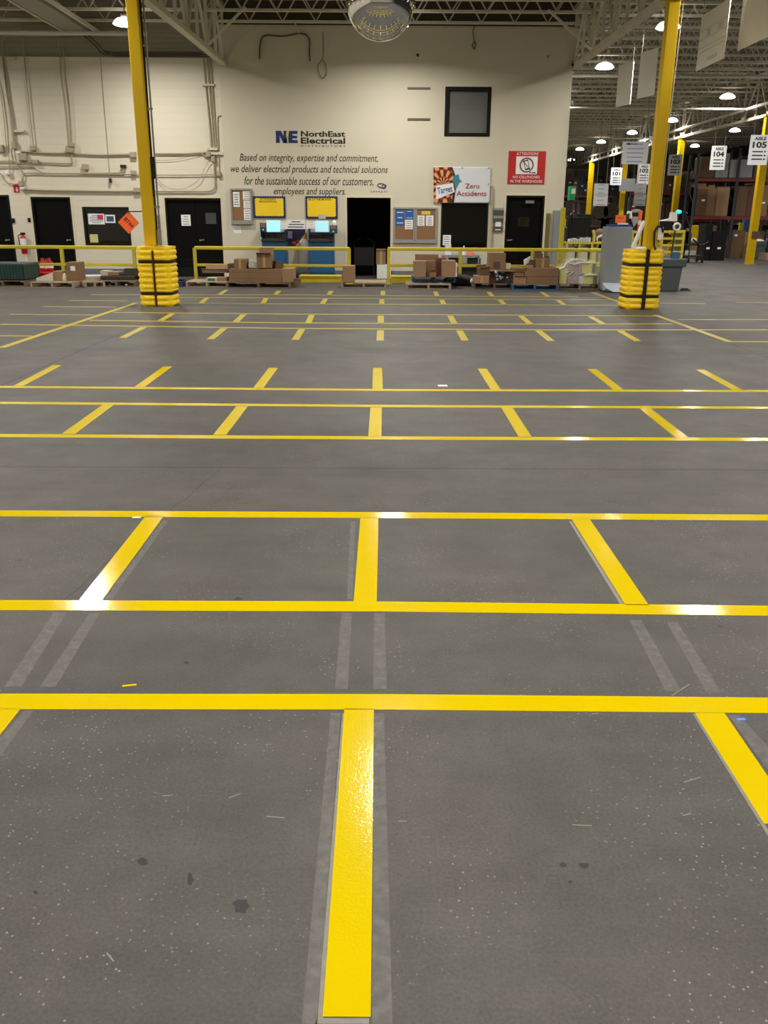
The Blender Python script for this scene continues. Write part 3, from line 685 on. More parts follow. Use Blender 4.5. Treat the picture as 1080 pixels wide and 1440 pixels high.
# windows
def window(n, h, Y, fr=.05, panes=None, recess=.04, bars=()):
    x0, x1, z0, z1 = h
    t = bpy.data.objects.new('window_%d' % n, None); COL.objects.link(t); t.location = ((x0+x1)/2, Y, z0); t['kind'] = 'structure'
    mb = MB().box(x0, x0+fr, Y-.01, Y+.12, z0, z1).box(x1-fr, x1, Y-.01, Y+.12, z0, z1).box(x0+fr, x1-fr, Y-.01, Y+.12, z1-fr, z1).box(x0+fr, x1-fr, Y-.01, Y+.12, z0, z0+fr)
    mb.build('window_frame', FRB, t)
    MB().box(x0+fr, x1-fr, Y+recess, Y+recess+.01, z0+fr, z1-fr).build('window_pane', panes or GLB, t)
    return t
w1 = window(1, h_w1, W, .07)
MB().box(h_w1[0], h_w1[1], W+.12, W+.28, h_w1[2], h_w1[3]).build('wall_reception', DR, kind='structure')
GLC = mat('office_glass', (12, 12, 10), .04, var=0, alpha=.5, spec=.4)
w2 = window(2, h_w2, WC, .05, GLC)
w3 = window(3, h_w3, WC, .09, mat('upper_glass', (40, 42, 40), .12, var=0, alpha=.12), recess=.03)
BLI = mat('window_blind', (150, 154, 148), .7, var=.06)
mb = MB(); x0, x1, z0, z1 = h_w3
n = 26
for i in range(n):
    z = z0+.09+(z1-z0-.18)*i/n; mb.add([(x0+.09, WC+.06, z), (x1-.09, WC+.06, z), (x1-.09, WC+.085, z+(z1-z0-.18)/n), (x0+.09, WC+.085, z+(z1-z0-.18)/n)], [(0, 1, 2, 3)])
mb.build('blind_slats', BLI, w3)
MB().box(x0, x1, WC+.13, WC+.15, z0, z1).build('blind_backing', BLI, w3)
# papers in the left window
a = paper(124, 300.5, 147, 315.5, W+.04, 'white paper with a pink panel taped inside the black window', marks=5)
q = wr(137, 302, 145, 309, W+.04); MB().box(q[0], q[1], W+.033, W+.0355, q[2], q[3]).build('pink_panel', mat('pink_print', (190, 50, 110), .6), a)
a = paper(148, 302, 162, 313.5, W+.04, 'white framed sheet with a dark blue picture in the black window', marks=0)
q = wr(150, 304, 160, 311.5, W+.04); MB().box(q[0], q[1], W+.033, W+.0355, q[2], q[3]).build('picture', mat('blue_picture', (50, 80, 110), .5), a)
paper(126.5, 329.5, 138, 342.5, W+.04, 'pale yellow sheet low in the corner of the black window', m=mat('yellow_paper', (205, 200, 140), .7), marks=2, ink=mat('yel', (190, 170, 60), .6))
# ---------------------------------------------------------------- lettering on the wall
INKB = mat('vinyl_black', (26, 20, 16), .6, var=0); INKN = mat('vinyl_navy', (10, 42, 100), .5, var=0); INKY = mat('vinyl_gold', (214, 190, 60), .5, var=0)
c = at(437, 196, WC); t = thing('company_sign', (c.x, WC, c.z), 'large navy and black company name lettering with a lightning bolt on the wall', 'wall lettering')
a = wr(388, 184, 418.5, 201, WC); hh = a[3]-a[2]; X = lambda f: a[0]+(a[1]-a[0])*f; Zf = lambda f: a[2]+hh*f
def poly(mb, pts, mi=0): mb.prism([(X(u), WC-.001, Zf(v)) for u, v in pts], (0, -.006, 0), mi)
mb = MB(); poly(mb, [(0, 0), (0, 1), (.17, 1), (.17, 0)]); poly(mb, [(.17, 1), (.24, 1), (.47, .12), (.47, 0), (.33, 0), (.17, .62)])
poly(mb, [(.36, .5), (.36, 1), (.50, 1), (.455, .5)]); poly(mb, [(.40, .5), (.455, .5), (.5, .5), (.52, .0), (.36, .0)])
poly(mb, [(.58, 0), (.57, .4), (.62, 1), (.76, 1), (.76, 0)]); poly(mb, [(.76, .76), (.76, 1), (1, 1), (1, .76)]); poly(mb, [(.76, .39), (.76, .61), (.98, .61), (.98, .39)]); poly(mb, [(.76, 0), (.76, .24), (1, .24), (1, 0)])
mb.build('monogram', INKN, t)
mb = MB(); poly(mb, [(.50, 1.04), (.60, 1.04), (.565, .66), (.62, .66), (.525, -.06), (.545, .44), (.47, .46)]); mb.build('lightning_bolt', INKY, t)
mb = MB(); ptext(mb, 'NorthEast', 423, 184.3, 485.5, 192.4, WC, bold=.03); ptext(mb, 'Electrical', 423, 193.6, 485.5, 202.2, WC, bold=.03); mb.build('name_letters', INKB, t)
mb = MB(); ptext(mb, 'DISTRIBUTORS', 423, 204, 485.5, 206.8, WC, spacing=1.7, bold=.012); mb.build('small_letters', mat('vinyl_grey', (80, 72, 60), .6), t)
c = at(437, 275, WC); t = thing('mission_statement', (c.x, WC-.004, c.z), 'four lines of black italic mission statement lettering on the cream wall', 'wall lettering')
for s, b in (('Based on integrity, expertise and commitment,', (337, 216.5, 531.5, 230)), ('we deliver electrical products and technical solutions', (324.5, 232.5, 545.5, 246)),
             ('for the sustainable success of our customers,', (343.5, 248.5, 525, 262)), ('employees and suppliers.', (385, 264, 486, 276.5))):
    mb = MB(); ptext(mb, s, *b, WC-.002, shear=.28, spacing=1.0); mb.build('text_line', INKB, t)
# parent company mark
c = at(537, 265, WC); t = thing('partner_logo', (c.x, WC, c.z), 'small blue and black ring emblem with tiny lettering above the dark doorway', 'wall lettering')
def ring(px, py, rx_, ry_, rot, w_, mb):
    o = at(px, py, WC); s = abs(at(px+1, py, WC).x-o.x); pts = []
    for i in range(28):
        u = 2*math.pi*i/28; x = rx_*math.cos(u); z = ry_*math.sin(u)
        pts.append((o.x+s*(x*math.cos(rot)-z*math.sin(rot)), WC-.006, o.z+s*(x*math.sin(rot)+z*math.cos(rot))))
    mb.tube(pts, w_, 6, closed=True)
mb = MB(); ring(536.5, 261, 5.5, 2.6, -.15, .012, mb); mb.build('outer_ring', mat('vinyl_dark', (30, 30, 44), .5), t)
mb = MB(); ring(540, 262.3, 3.2, 2.4, .5, .011, mb); mb.build('inner_ring', mat('vinyl_blue', (60, 80, 150), .5), t)
mb = MB(); ptext(mb, 'sonepar', 521.5, 268.6, 545, 271.2, WC, spacing=1.6, bold=.01); mb.build('small_letters', INKB, t)
# ---------------------------------------------------------------- boards on the centre wall
ALU = mat('aluminium_frame', (158, 158, 152), .4, .4, var=.05); CORK = mat('cork', (138, 100, 68), .9, var=.2, vs=60)
def case(px, Y, label, ndoor):
    a = wr(*px, Y); t = thing('notice_case', ((a[0]+a[1])/2, Y, a[2]), label, 'notice board', None)
    MB().box(a[0], a[1], Y-.05, Y-.001, a[2], a[3]).build('back_box', ALU, t, .004)
    wd = (a[1]-a[0])/ndoor
    for k in range(ndoor):
        x0 = a[0]+k*wd; x1 = x0+wd; f = .05
        mb = MB().box(x0+.003, x0+f, Y-.075, Y-.05, a[2], a[3]).box(x1-f, x1-.003, Y-.075, Y-.05, a[2], a[3]).box(x0+f, x1-f, Y-.075, Y-.05, a[3]-f, a[3]).box(x0+f, x1-f, Y-.075, Y-.05, a[2], a[2]+f)
        mb.build('door_frame', ALU, t, .003)
        MB().box(x0+f, x1-f, Y-.056, Y-.0505, a[2]+f, a[3]-f).build('cork_panel', CORK, t)
    MB().box(a[0], a[1], Y-.08, Y-.0, a[2]-.045, a[2]-.002).build('lower_rail', ALU, t, .003)
    return t
case((324.5, 265, 355, 313), WC, 'grey single notice case with papers left of the yellow boards', 1)
YC_ = WC-.0565
paper(328, 270, 337, 291, YC_, 'tall white sheet at the left inside the single notice case', marks=5)
paper(341.5, 269, 353, 281, YC_, 'upper right white sheet inside the single notice case', marks=4)
paper(342.5, 282, 352.5, 293, YC_, 'middle right printed sheet inside the single notice case', marks=4)
paper(343, 294, 353, 309.5, YC_, 'lower right printed sheet inside the single notice case', marks=4)
paper(328.5, 318, 339, 328, WC, 'small white envelope sheet on the wall below the single notice case', marks=1)
case((553, 291.5, 614.5, 339.5), WC, 'grey double notice case between the dark doorway and office window', 2)
BP = mat('blue_poster', (24, 92, 164), .5, var=.25, vs=8)
p = paper(556.5, 294.5, 568.5, 317, YC_, 'tall blue poster at the left inside the double notice case', m=BP, marks=3, ink=WHT)
paper(570, 295, 581.5, 308.5, YC_, 'small blue poster with white print, second in the double notice case', m=BP, marks=2, ink=WHT)
paper(569.5, 309, 580.5, 322.5, YC_-.006, 'white sheet under the small blue poster in the double notice case', marks=4)
paper(587, 303, 597, 317.5, YC_, 'left of two white sheets in the right half of the double notice case', marks=5)
paper(599, 303, 609.5, 317.5, YC_, 'right of two white sheets in the right half of the double notice case', marks=5)
paper(593, 297, 605, 301.5, YC_, 'yellow label at the top of the right half of the double notice case', m=mat('yellow_label', (226, 200, 60), .6), marks=1, cat='label')
# yellow scalloped boards
def sboard(px, label, lines):
    a = wr(*px, WC); t = thing('bulletin_board', ((a[0]+a[1])/2, WC, a[2]), label, 'bulletin board')
    MB().box(a[0], a[1], WC-.03, WC-.001, a[2], a[3]).build('navy_border', NAVY, t, .003)
    # scalloped yellow field
    b = .065; x0, x1, z0, z1 = a[0]+b, a[1]-b, a[2]+b, a[3]-b; pts = []; s = .022
    def edge(p, q, n, nx, nz):
        for i in range(n*6):
            f = i/(n*6); o = s*abs(math.sin(math.pi*f*n)); pts.append((p[0]+(q[0]-p[0])*f+nx*o, WC-.0305, p[1]+(q[1]-p[1])*f+nz*o))
    edge((x0, z0), (x1, z0), 11, 0, -1); edge((x1, z0), (x1, z1), 7, 1, 0); edge((x1, z1), (x0, z1), 11, 0, 1); edge((x0, z1), (x0, z0), 7, -1, 0)
    c = (.5*(x0+x1), WC-.0335, .5*(z0+z1)); n = len(pts); mb = MB()
    mb.add([(p[0], WC-.0335, p[2]) for p in pts]+[c], [(i, (i+1) % n, n) for i in range(n)])
    mb.add([(p[0], WC-.0335, p[2]) for p in pts]+[(p[0], WC-.03, p[2]) for p in pts], [(i, (i+1) % n, n+(i+1) % n, n+i) for i in range(n)])
    mb.build('yellow_field', mat('yellow_card', (246, 208, 30), .6, var=.04), t)
    mb = MB()
    for s_, bx in lines: ptext(mb, s_, *bx, WC-.034, bold=.01, ex=.002)
    mb.build('cut_out_letters', mat('letters_black', (18, 18, 18), .6), t)
    return t
sboard((356.5, 276, 401.5, 306.5), 'yellow scalloped bulletin board with navy edge above the left kiosk', [('ATTENDANCE', (366, 278.7, 388, 281.3)), ('RECOGNITION', (364.5, 282.2, 389, 284.8))])
sboard((429.8, 276, 474.8, 307.5), 'yellow scalloped bulletin board with navy edge above the right kiosk', [('EE OF THE MONTH', (434, 279, 465.5, 282))])
q = wr(448, 301, 458, 308, WC-.05)
tag(MB().box(q[0], q[1], WC-.06, WC-.045, q[2], q[3]).box(q[0]+.05, q[1]-.03, WC-.066, WC-.06, q[2]+.04, q[3]-.01).build('small_card', [mat('card_grey', (190, 190, 170), .6)]), 'small pale card pinned at the foot of the right yellow board', 'card')
# ---------------------------------------------------------------- kiosks
KB = mat('kiosk_blue', (24, 84, 128), .4, var=.06); KD = mat('kiosk_dark_blue', (18, 44, 84), .45)
def kiosk(px0, px1, label, side):
    Y = 24.6; x0 = at(px0, 350, Y).x; x1 = at(px1, 350, Y).x; yb = Y+.62; zt = at(385, 333, Y).z
    t = thing('computer_kiosk', ((x0+x1)/2, Y, 0), label, 'kiosk', 'blue computer kiosks against the wall')
    MB().box(x0, x1, Y, yb, .12, zt-.12).build('cabinet', KB, t, .012)
    dr = MB().box(x0+.03, x1-.03, Y-.015, Y, .16, zt-.2).build('cabinet_door', KB, t, .006)
    MB().box((x0+x1)/2-.06, (x0+x1)/2+.06, Y-.025, Y-.015, zt-.3, zt-.26).build('handle', BLK, dr)
    MB().box(x0-.01, x1+.01, Y-.06, Y+.35, zt-.12, zt-.07).build('keyboard_shelf', DRK, t, .004)
    MB().box(x0+.06, x1-.14, Y-.05, Y+.14, zt-.07, zt-.045).build('keyboard', mat('keyboard', (60, 50, 48), .5), t)
    MB().box(x0, x0+.03, Y+.05, yb, zt-.07, zt+.30).box(x1-.03, x1, Y+.05, yb, zt-.07, zt+.30).box(x0, x1, yb-.04, yb, zt-.12, at(385, 308, Y+.6).z).build('upper_housing', KD, t)
    MB().box(x0+.0, x1-.0, Y+.18, Y+.58, zt+.05, zt+.12).build('upper_shelf', KD, t)
    for sx in (x0+.07, x1-.07):
        for yy in (Y+.08, yb-.08):
            MB().lathe([(.045, -.02), (.05, 0), (.045, .02)], (sx, yy, .05), 14, M=Matrix.Rotation(math.pi/2, 4, 'Y')).box(sx-.03, sx+.03, yy-.03, yy+.03, .09, .125).build('caster', BLK, t)
    return t
kiosk(368.5, 402.5, 'blue computer kiosk cabinet on casters, left of the pair', 0)
kiosk(434, 469.5, 'blue computer kiosk cabinet on casters, right of the pair', 1)
def monitor(px, col, em, label):
    Y = 24.5; a = wr(*px, Y); t = thing('monitor', ((a[0]+a[1])/2, Y, a[2]), label, 'monitor', None)
    MB().box(a[0]-.02, a[1]+.02, Y, Y+.045, a[2]-.02, a[3]+.02).build('monitor_body', WHT, t, .006)
    MB().box(a[0], a[1], Y-.002, Y, a[2], a[3]).build('screen', mat('screen_%d' % px[0], col, .3, var=.0, emit=em), t)
    MB().box((a[0]+a[1])/2-.03, (a[0]+a[1])/2+.03, Y+.045, Y+.12, at(400, 334, 24.7).z, a[2]+.1).build('stand', BLK, t)
monitor((375.5, 310.5, 394, 325.5), (150, 236, 250), .8, 'lit cyan computer screen on the left blue kiosk')
monitor((443.5, 311, 461.5, 325.5), (150, 205, 250), .8, 'lit pale blue computer screen on the right blue kiosk')
TEAL = mat('teal_case', (16, 78, 84), .4, var=.15)
for px, lab in (((365.5, 313.5, 374.5, 326), 'teal dispenser box left of the cyan screen'), ((463.5, 317, 474, 328.5), 'teal dispenser box right of the pale blue screen')):
    a = wr(*px, 24.5); t = thing('dispenser', ((a[0]+a[1])/2, 24.5, a[2]), lab, 'dispenser'); MB().box(a[0], a[1], 24.5, 24.7, a[2], a[3]).build('dispenser_body', TEAL, t, .006)
    MB().box(a[0]+.03, a[1]-.03, 24.492, 24.5, a[2]+.12, a[3]-.02).build('photo_panel', mat('photo_panel', (140, 100, 96), .5, var=.4, vs=20), t)
    MB().sphere(((a[0]+a[1])/2, 24.495, a[2]+.05), .022, 10).build('button', WHT, t)
    MB().box(a[0], a[0]+.04, 24.6, 24.66, at(400, 334, 24.6).z, a[2]+.01).build('mount', BLK, t)
    if px[0] > 400: tag(MB().lathe([(.05, 0), (.06, .05), (.04, .12), (.0001, .14)], ((a[0]+a[1])/2+.02, 24.6, a[3]), 14).build('tissue', PAP), 'white crumpled tissue on the right teal dispenser', 'tissue')
YS = 24.46
paper(394.5, 311.5, 403.5, 322.5, YS, 'white printed sheet just right of the cyan screen', marks=3, ink=mat('pale_print', (190, 170, 180), .6))
a = wr(403.5, 309, 429, 322, YS)
t = thing('printed_banner', ((a[0]+a[1])/2, YS, a[2]), 'white printed banner sheet hanging between the two kiosks', 'banner')
MB().box(a[0], a[1], YS-.004, YS, a[2], a[3]).build('sheet', PAP, t)
mb = MB()
for f0, f1, z in ((.25, .75, .78), (.1, .95, .5), (.05, .9, .22)): mb.box(a[0]+(a[1]-a[0])*f0, a[0]+(a[1]-a[0])*f1, YS-.006, YS-.004, a[2]+(a[3]-a[2])*(z-.05), a[2]+(a[3]-a[2])*(z+.05))
mb.build('printed_lines', INK, t)
paper(431, 310.5, 443, 321.5, YS, 'white printed sheet just left of the pale blue screen', marks=3, ink=mat('pale_print', (190, 170, 180), .6))
MB()
for px in ((393, 311.5), (430, 310.5)): pass
YPo = WC-.02
a = wr(403, 322, 429.5, 346, YPo); t = thing('wall_poster', ((a[0]+a[1])/2, YPo, a[2]), 'dark navy poster with a yellow corner on the wall between the kiosks', 'poster')
MB().box(a[0], a[1], YPo-.004, YPo, a[2], a[3]).build('poster_sheet', mat('poster_navy', (22, 22, 66), .5, var=.5, vs=4), t)
MB().prism([(a[1], YPo-.005, a[2]), (a[1]-.28, YPo-.005, a[2]), (a[1], YPo-.005, a[2]+.33)], (0, -.002, 0)).build('yellow_corner', mat('poster_yellow', (200, 180, 40), .5), t)
MB().box(a[0]+.02, a[0]+.16, YPo-.006, YPo-.004, a[3]-.25, a[3]-.06).build('poster_print', mat('poster_print', (150, 140, 170), .5, var=.4, vs=30), t)
mb = MB().sphere((a[0]+.2, YPo-.012, a[2]+.07), .07, 12, sc=(1, .12, .8)).sphere((a[0]+.3, YPo-.012, a[2]+.12), .05, 12, sc=(1, .12, .8)); mb.build('poster_picture', mat('poster_red', (150, 40, 50), .5), t)
# bag and boxes between/under the kiosks
mb = MB().sphere((at(426, 385, 24.6).x, 24.7, .14), .3, 16, sc=(1.0, .55, .5)); tag(mb.build('duffel_bag', mat('dark_bag', (46, 48, 54), .8, bump=.6, bs=6)), 'dark soft bag on the floor between the two kiosks', 'bag')
mb = MB(); q = at(421, 365, 25.0)
mb.lathe([(.17, -.44), (.2, -.2), (.19, .1), (.14, .36), (.05, .42)], (q.x+.15, 25.0, .62), 16, M=Matrix.Diagonal((1, .5, 1, 1))); tag(mb.build('white_sack', mat('pale_sack', (176, 172, 158), .7, bump=.5, bs=5)), 'pale hanging sack on the wall between the kiosks', 'sack')
# ---------------------------------------------------------------- vinyl banner
a = wr(609.3, 234.5, 689.3, 285.5, WC); t = thing('safety_banner', ((a[0]+a[1])/2, WC, a[2]), 'white vinyl safety banner with a patterned orange picture end above the office window', 'banner')
YV = WC-.03
VIN = mat('white_vinyl', (214, 216, 222), .35, var=.02, bump=1.0, bs=1.6)
def sheet(mb, x0, x1, z0, z1, Y, nx=40, nz=26, amp=.004):
    vs = []
    for j_ in range(nz+1):
        for i_ in range(nx+1):
            u = i_/nx; v = j_/nz; dy = amp*(math.sin(9*u+7*v)*.5+math.sin(23*(u-v*.7)+1)*.35+math.sin(5*v+13*u)*.4)*min(1, 6*u*(1-u)+.3)
            vs.append((x0+(x1-x0)*u, Y+dy, z0+(z1-z0)*v))
    mb.add(vs, [(j_*(nx+1)+i_, j_*(nx+1)+i_+1, (j_+1)*(nx+1)+i_+1, (j_+1)*(nx+1)+i_) for j_ in range(nz) for i_ in range(nx)], 0, True); return mb
sh = sheet(MB(), a[0], a[1], a[2], a[3], YV).build('banner_sheet', VIN, t)
so = sh.modifiers.new('thickness', 'SOLIDIFY'); so.thickness = .002
PIC = bpy.data.materials.new('wedge_print'); PIC.use_nodes = True; N = PIC.node_tree.nodes; L = PIC.node_tree.links; b = N['Principled BSDF']; b.inputs['Roughness'].default_value = .4
g = N.new('ShaderNodeNewGeometry'); mp = N.new('ShaderNodeVectorMath'); mp.operation = 'SUBTRACT'; cc = at(623, 259, WC); mp.inputs[1].default_value = (cc.x, 0, cc.z)
L.new(g.outputs[0], mp.inputs[0]); sx = N.new('ShaderNodeSeparateXYZ'); L.new(mp.outputs[0], sx.inputs[0])
def mth(op, *ins):
    x = N.new('ShaderNodeMath'); x.operation = op
    for i, v in enumerate(ins):
        if hasattr(v, 'links'): L.new(v, x.inputs[i])
        else: x.inputs[i].default_value = v
    return x.outputs[0]
ang = mth('ARCTAN2', sx.outputs[0], sx.outputs[2]); rad_ = mth('SQRT', mth('ADD', mth('MULTIPLY', sx.outputs[0], sx.outputs[0]), mth('MULTIPLY', sx.outputs[2], sx.outputs[2])))
wav = mth('SINE', mth('MULTIPLY', ang, 11.0)); rng = mth('SINE', mth('MULTIPLY', rad_, 17.0)); pr_ = mth('MULTIPLY', wav, rng)
rp = N.new('ShaderNodeValToRGB'); rp.color_ramp.interpolation = 'EASE'; e = rp.color_ramp.elements; e[0].position = .35; e[0].color = (.10, .012, .004, 1); e[1].position = .62; e[1].color = (.75, .33, .12, 1)
e2 = rp.color_ramp.elements.new(.5); e2.color = (.28, .04, .01, 1); L.new(mth('ADD', mth('MULTIPLY', pr_, .5), .5), rp.inputs[0]); L.new(rp.outputs[0], b.inputs['Base Color'])
P = lambda px, py, y=YV-.012: at(px, py, y)
mb = MB(); mb.prism([P(*q) for q in ((609.6, 235), (634.5, 235), (637.5, 242), (639.5, 256), (638.5, 272), (637.5, 285), (609.6, 285))], (0, -.002, 0)); mb.build('picture_panel', PIC, t)
mb = MB(); mb.prism([P(q[0], q[1], YV-.0125) for q in ((634, 235), (636, 235), (640, 246), (642, 258), (640, 272), (638, 285), (635, 285), (638, 262), (637.5, 246))], (0, -.002, 0)); mb.build('picture_edge', mat('print_dark', (30, 20, 16), .5), t)
mb = MB(); mb.prism([P(q[0], q[1], YV-.016) for q in ((613, 261), (637, 257.5), (639.5, 270), (613.5, 280.5))], (0, -.002, 0)); mb.build('name_strip', mat('print_white', (226, 230, 236), .45, var=.02), t)
mb = MB(); ptext(mb, 'Target', 614.8, 262.2, 636.5, 274.2, YV-.019, bold=.02, rot=.15); mb.build('strip_letters', mat('print_blue_grey', (70, 90, 130), .5), t)
mb = MB(); mb.prism([P(q[0], q[1], YV-.0165) for q in ((635, 254), (639, 247), (645, 245), (646, 252), (650, 254.5), (645, 256), (643, 262), (640, 265), (639, 257))], (0, -.003, 0)); mb.build('dart_print', mat('print_teal', (50, 130, 150), .5), t)
mb = MB(); ptext(mb, 'Zero', 654.5, 258.2, 674.5, 265, YV-.006, bold=.006, ex=.002); ptext(mb, 'Accidents', 642, 268.5, 684, 275.5, YV-.006, bold=.006, ex=.002); mb.build('red_letters', mat('print_red', (150, 28, 40), .5), t)
mb = MB()
for q in ((611, 236.5), (650, 236), (687.5, 236), (687.5, 259), (687.5, 284), (650, 284.5), (611, 284)): MB().lathe([(.02, 0), (.02, .008)], at(q[0], q[1], YV-.012), 10, M=Matrix.Rotation(math.pi/2, 4, 'X')).build('grommet', CHR, t)
# ---------------------------------------------------------------- attention sign
a = wr(714.5, 212.5, 766.7, 259, WC); t = thing('warning_sign', ((a[0]+a[1])/2, WC, a[2]), 'red square attention sign about cellphones, above the right door', 'sign')
MB().box(a[0], a[1], WC-.012, WC-.001, a[2], a[3]).build('sign_board', mat('sign_red', (186, 34, 34), .45, var=.04), t)
q = wr(725.5, 220, 755.5, 245, WC); MB().box(q[0], q[1], WC-.014, WC-.012, q[2], q[3]).build('white_square', PAP, t)
for s_, b_ in (('ATTENTION!', (726.5, 214, 757, 218.3)), ('NO CELLPHONES', (721, 247, 759, 250.8)), ('IN THE WAREHOUSE', (717.5, 253, 762.5, 256.8))): mb = MB(); ptext(mb, s_, *b_, WC-.0125, bold=.004, ex=.002); mb.build('white_letters', WHT, t)
PR = mat('print_crimson', (130, 20, 40), .5); o = at(740.5, 232, WC)
s1 = at(741.5, 232, WC).x-o.x
pts = [(o.x+s1*9*math.cos(2*math.pi*i/40), WC-.017, o.z+s1*9*math.sin(2*math.pi*i/40)) for i in range(40)]
MB().tube(pts, .016, 6, closed=True).bar((o.x-s1*6.2, WC-.017, o.z+s1*6.2), (o.x+s1*6.2, WC-.017, o.z-s1*6.2), .035, .006).build('prohibition_ring', PR, t)
M_ = Matrix.Translation((o.x, WC-.015, o.z)) @ Matrix.Rotation(-.25, 4, 'Y')
MB().box(-s1*3.4, s1*3.4, 0, .002, -s1*6.6, s1*6.6, M=M_).build('phone_symbol', mat('print_black', (24, 16, 20), .5), t)
MB().box(-s1*2.5, s1*2.5, -.001, .0, -s1*4.6, s1*5.0, M=M_).build('phone_screen', PAP, t)
mb = MB(); ptext(mb, 'NE', 744.5, 241.8, 753.5, 244, WC-.014, bold=.04); mb.build('small_mark', INKN, t)
# ---------------------------------------------------------------- small wall things
for py, nm in ((124.3, 'upper'), (167.8, 'lower')):
    a = wr(573, py-1.5, 605, py+1.5, WC); tag(MB().box(a[0], a[1], WC-.02, WC-.001, a[2], a[3]).box(a[0]+.02, a[1]-.02, WC-.024, WC-.02, a[2]+.015, a[3]-.015).build('wall_bracket', mat('bracket', (98, 88, 76), .5)), 'thin dark horizontal bracket left of the upper window, %s of two' % nm, 'bracket', 'wall brackets')
for p, lab in (((587.5, 77.5), 'small dark socket high on the centre wall'), ((771, 80), 'tiny mark plate high at the right of the centre wall')):
    o = at(*p, WC); tag(MB().lathe([(.04, 0), (.035, .03), (.015, .05)], (o.x, WC, o.z), 12, M=Matrix.Rotation(math.pi/2, 4, 'X')).build('wall_socket', DRK if p[0] < 600 else CON), lab, 'socket')
o = at(804, 93, WC-.1); t = thing('security_camera', (o.x, WC-.1, o.z-.05), 'small white security camera at the top corner of the wall end', 'security camera')
MB().lathe([(.07, 0), (.07, .1), (.05, .14)], (o.x, WC-.15, o.z), 14, M=Matrix.Rotation(math.pi/2, 4, 'X')).build('housing', CON, t); MB().sphere((o.x, WC-.3, o.z), .045, 12).build('lens', BLK, t); MB().box(o.x-.03, o.x+.03, WC-.2, WC-.0, o.z+.04, o.z+.12).build('mount', CON, t)
o = at(803, 145, WC); tag(MB().sphere((XR+.04, WC+.1, o.z), .07, 12).build('bell', CON), 'small pale alarm bell on the edge of the wall end', 'alarm')
# hanging wire loops near the wall top
def wire(pts, r, Y, label, m=STL, cat='wire', name='wire', n=6, grp=None):
    P_ = [at(x, y, Y) for x, y in pts]
    # smooth
    o = []
    for i in range(len(P_)-1):
        a_, b_ = P_[i], P_[i+1]; p0 = P_[max(i-1, 0)]; p3 = P_[min(i+2, len(P_)-1)]
        for k in range(5):
            s = k/5; o.append(.5*((2*a_)+(-p0+b_)*s+(2*p0-5*a_+4*b_-p3)*s*s+(-p0+3*a_-3*b_+p3)*s**3))
    o.append(P_[-1]); return tag(MB().tube(o, r, n).build(name, m), label, cat, grp)
wire([(365, 83), (365.5, 66), (368, 54), (376, 49.5), (395, 51), (410, 49), (421, 47), (431, 49.5), (435.5, 58), (435, 74), (436, 86)], .022, WC-.06, 'thick bent cable loop hanging under the roof at the wall top', mat('cable_tan', (104, 92, 66), .6))
wire([(415, 33), (421, 47)], .02, WC-.1, 'short hanger holding the bent cable loop')
wire([(454, 45), (454, 80), (447, 92), (449, 104), (454, 110), (459, 104), (458, 92), (454, 84)], .01, WC-.05, 'thin wire with a loose loop right of the bent cable', mat('cable_tan', (104, 92, 66), .6))
wire([(670, 31), (665, 44), (667, 58), (664, 64), (667, 69), (669, 63), (667, 57)], .012, WC-.05, 'short wire with a small loop hanging above the upper window', mat('cable_tan', (120, 110, 84), .6))
wire([(690.5, 262), (693, 264), (692.5, 290), (692, 320), (691, 352)], .024, WC-.03, 'bent conduit running down right of the office window', CON, 'conduit', 'wall_conduit')
# wall file rack
a = wr(692.5, 292.5, 709, 327, WC); t = thing('file_rack', ((a[0]+a[1])/2, WC, a[2]), 'grey wall file rack of stacked pockets left of the right door', 'file rack')
a = (a[0]+.02, a[1]-.04, a[2], a[3])
MB().box(a[0], a[1], WC-.02, WC-.001, a[2], a[3]).build('back_plate', ALU, t)
for k in range(3):
    z0 = a[2]+(a[3]-a[2])*(.03+k*.33); mb = MB().add([(a[0], WC-.02, z0), (a[1], WC-.02, z0), (a[1], WC-.10, z0+.14), (a[0], WC-.10, z0+.14), (a[0], WC-.02, z0+.14), (a[1], WC-.02, z0+.14), (a[0], WC-.09, z0+.14), (a[1], WC-.09, z0+.14)], [(0, 1, 2, 3), (0, 3, 4), (1, 5, 2), (0, 1, 7, 6)])
    mb.build('pocket', ALU, t); 
tag(MB().box(a[0]+.06, a[1]-.05, WC-.06, WC-.05, a[2]+.06, a[2]+.27).build('paper_stack', PAP), 'papers standing in the lowest pocket of the wall file rack', 'paper')
paper(622.5, 330.5, 634, 345, WC+.035, 'white notice taped low in the left corner of the office window', marks=4)
# extinguisher
o = at(35, 357, W-.12); zt = at(33, 327, W-.12).z; t = thing('fire_extinguisher', (o.x, W-.12, o.z), 'red fire extinguisher with a white label hanging between the two left doors', 'fire extinguisher')
r = .08; hh = zt-o.z
MB().lathe([(r*.8, 0), (r, .02), (r, hh*.74), (r*.7, hh*.82), (r*.3, hh*.86), (r*.3, hh*.9)], (o.x, W-.12, o.z), 24).build('cylinder', RED, t)
MB().lathe([(r+.003, hh*.42), (r+.003, hh*.72)], (o.x, W-.12, o.z), 24).build('label', PAP, t)
MB().box(o.x-.05, o.x+.07, W-.15, W-.09, o.z+hh*.88, o.z+hh).build('valve_handle', BLK, t, .005)
MB().tube([(o.x-.05, W-.13, o.z+hh*.92), (o.x-.12, W-.14, o.z+hh*.85), (o.x-.11, W-.14, o.z+hh*.6), (o.x-.09, W-.15, o.z+hh*.3)], .013, 8).build('hose', BLK, t)
MB().box(o.x-.03, o.x+.03, W-.05, W-.0, o.z+.1, o.z+hh*.8).build('wall_mount', BLK, t)
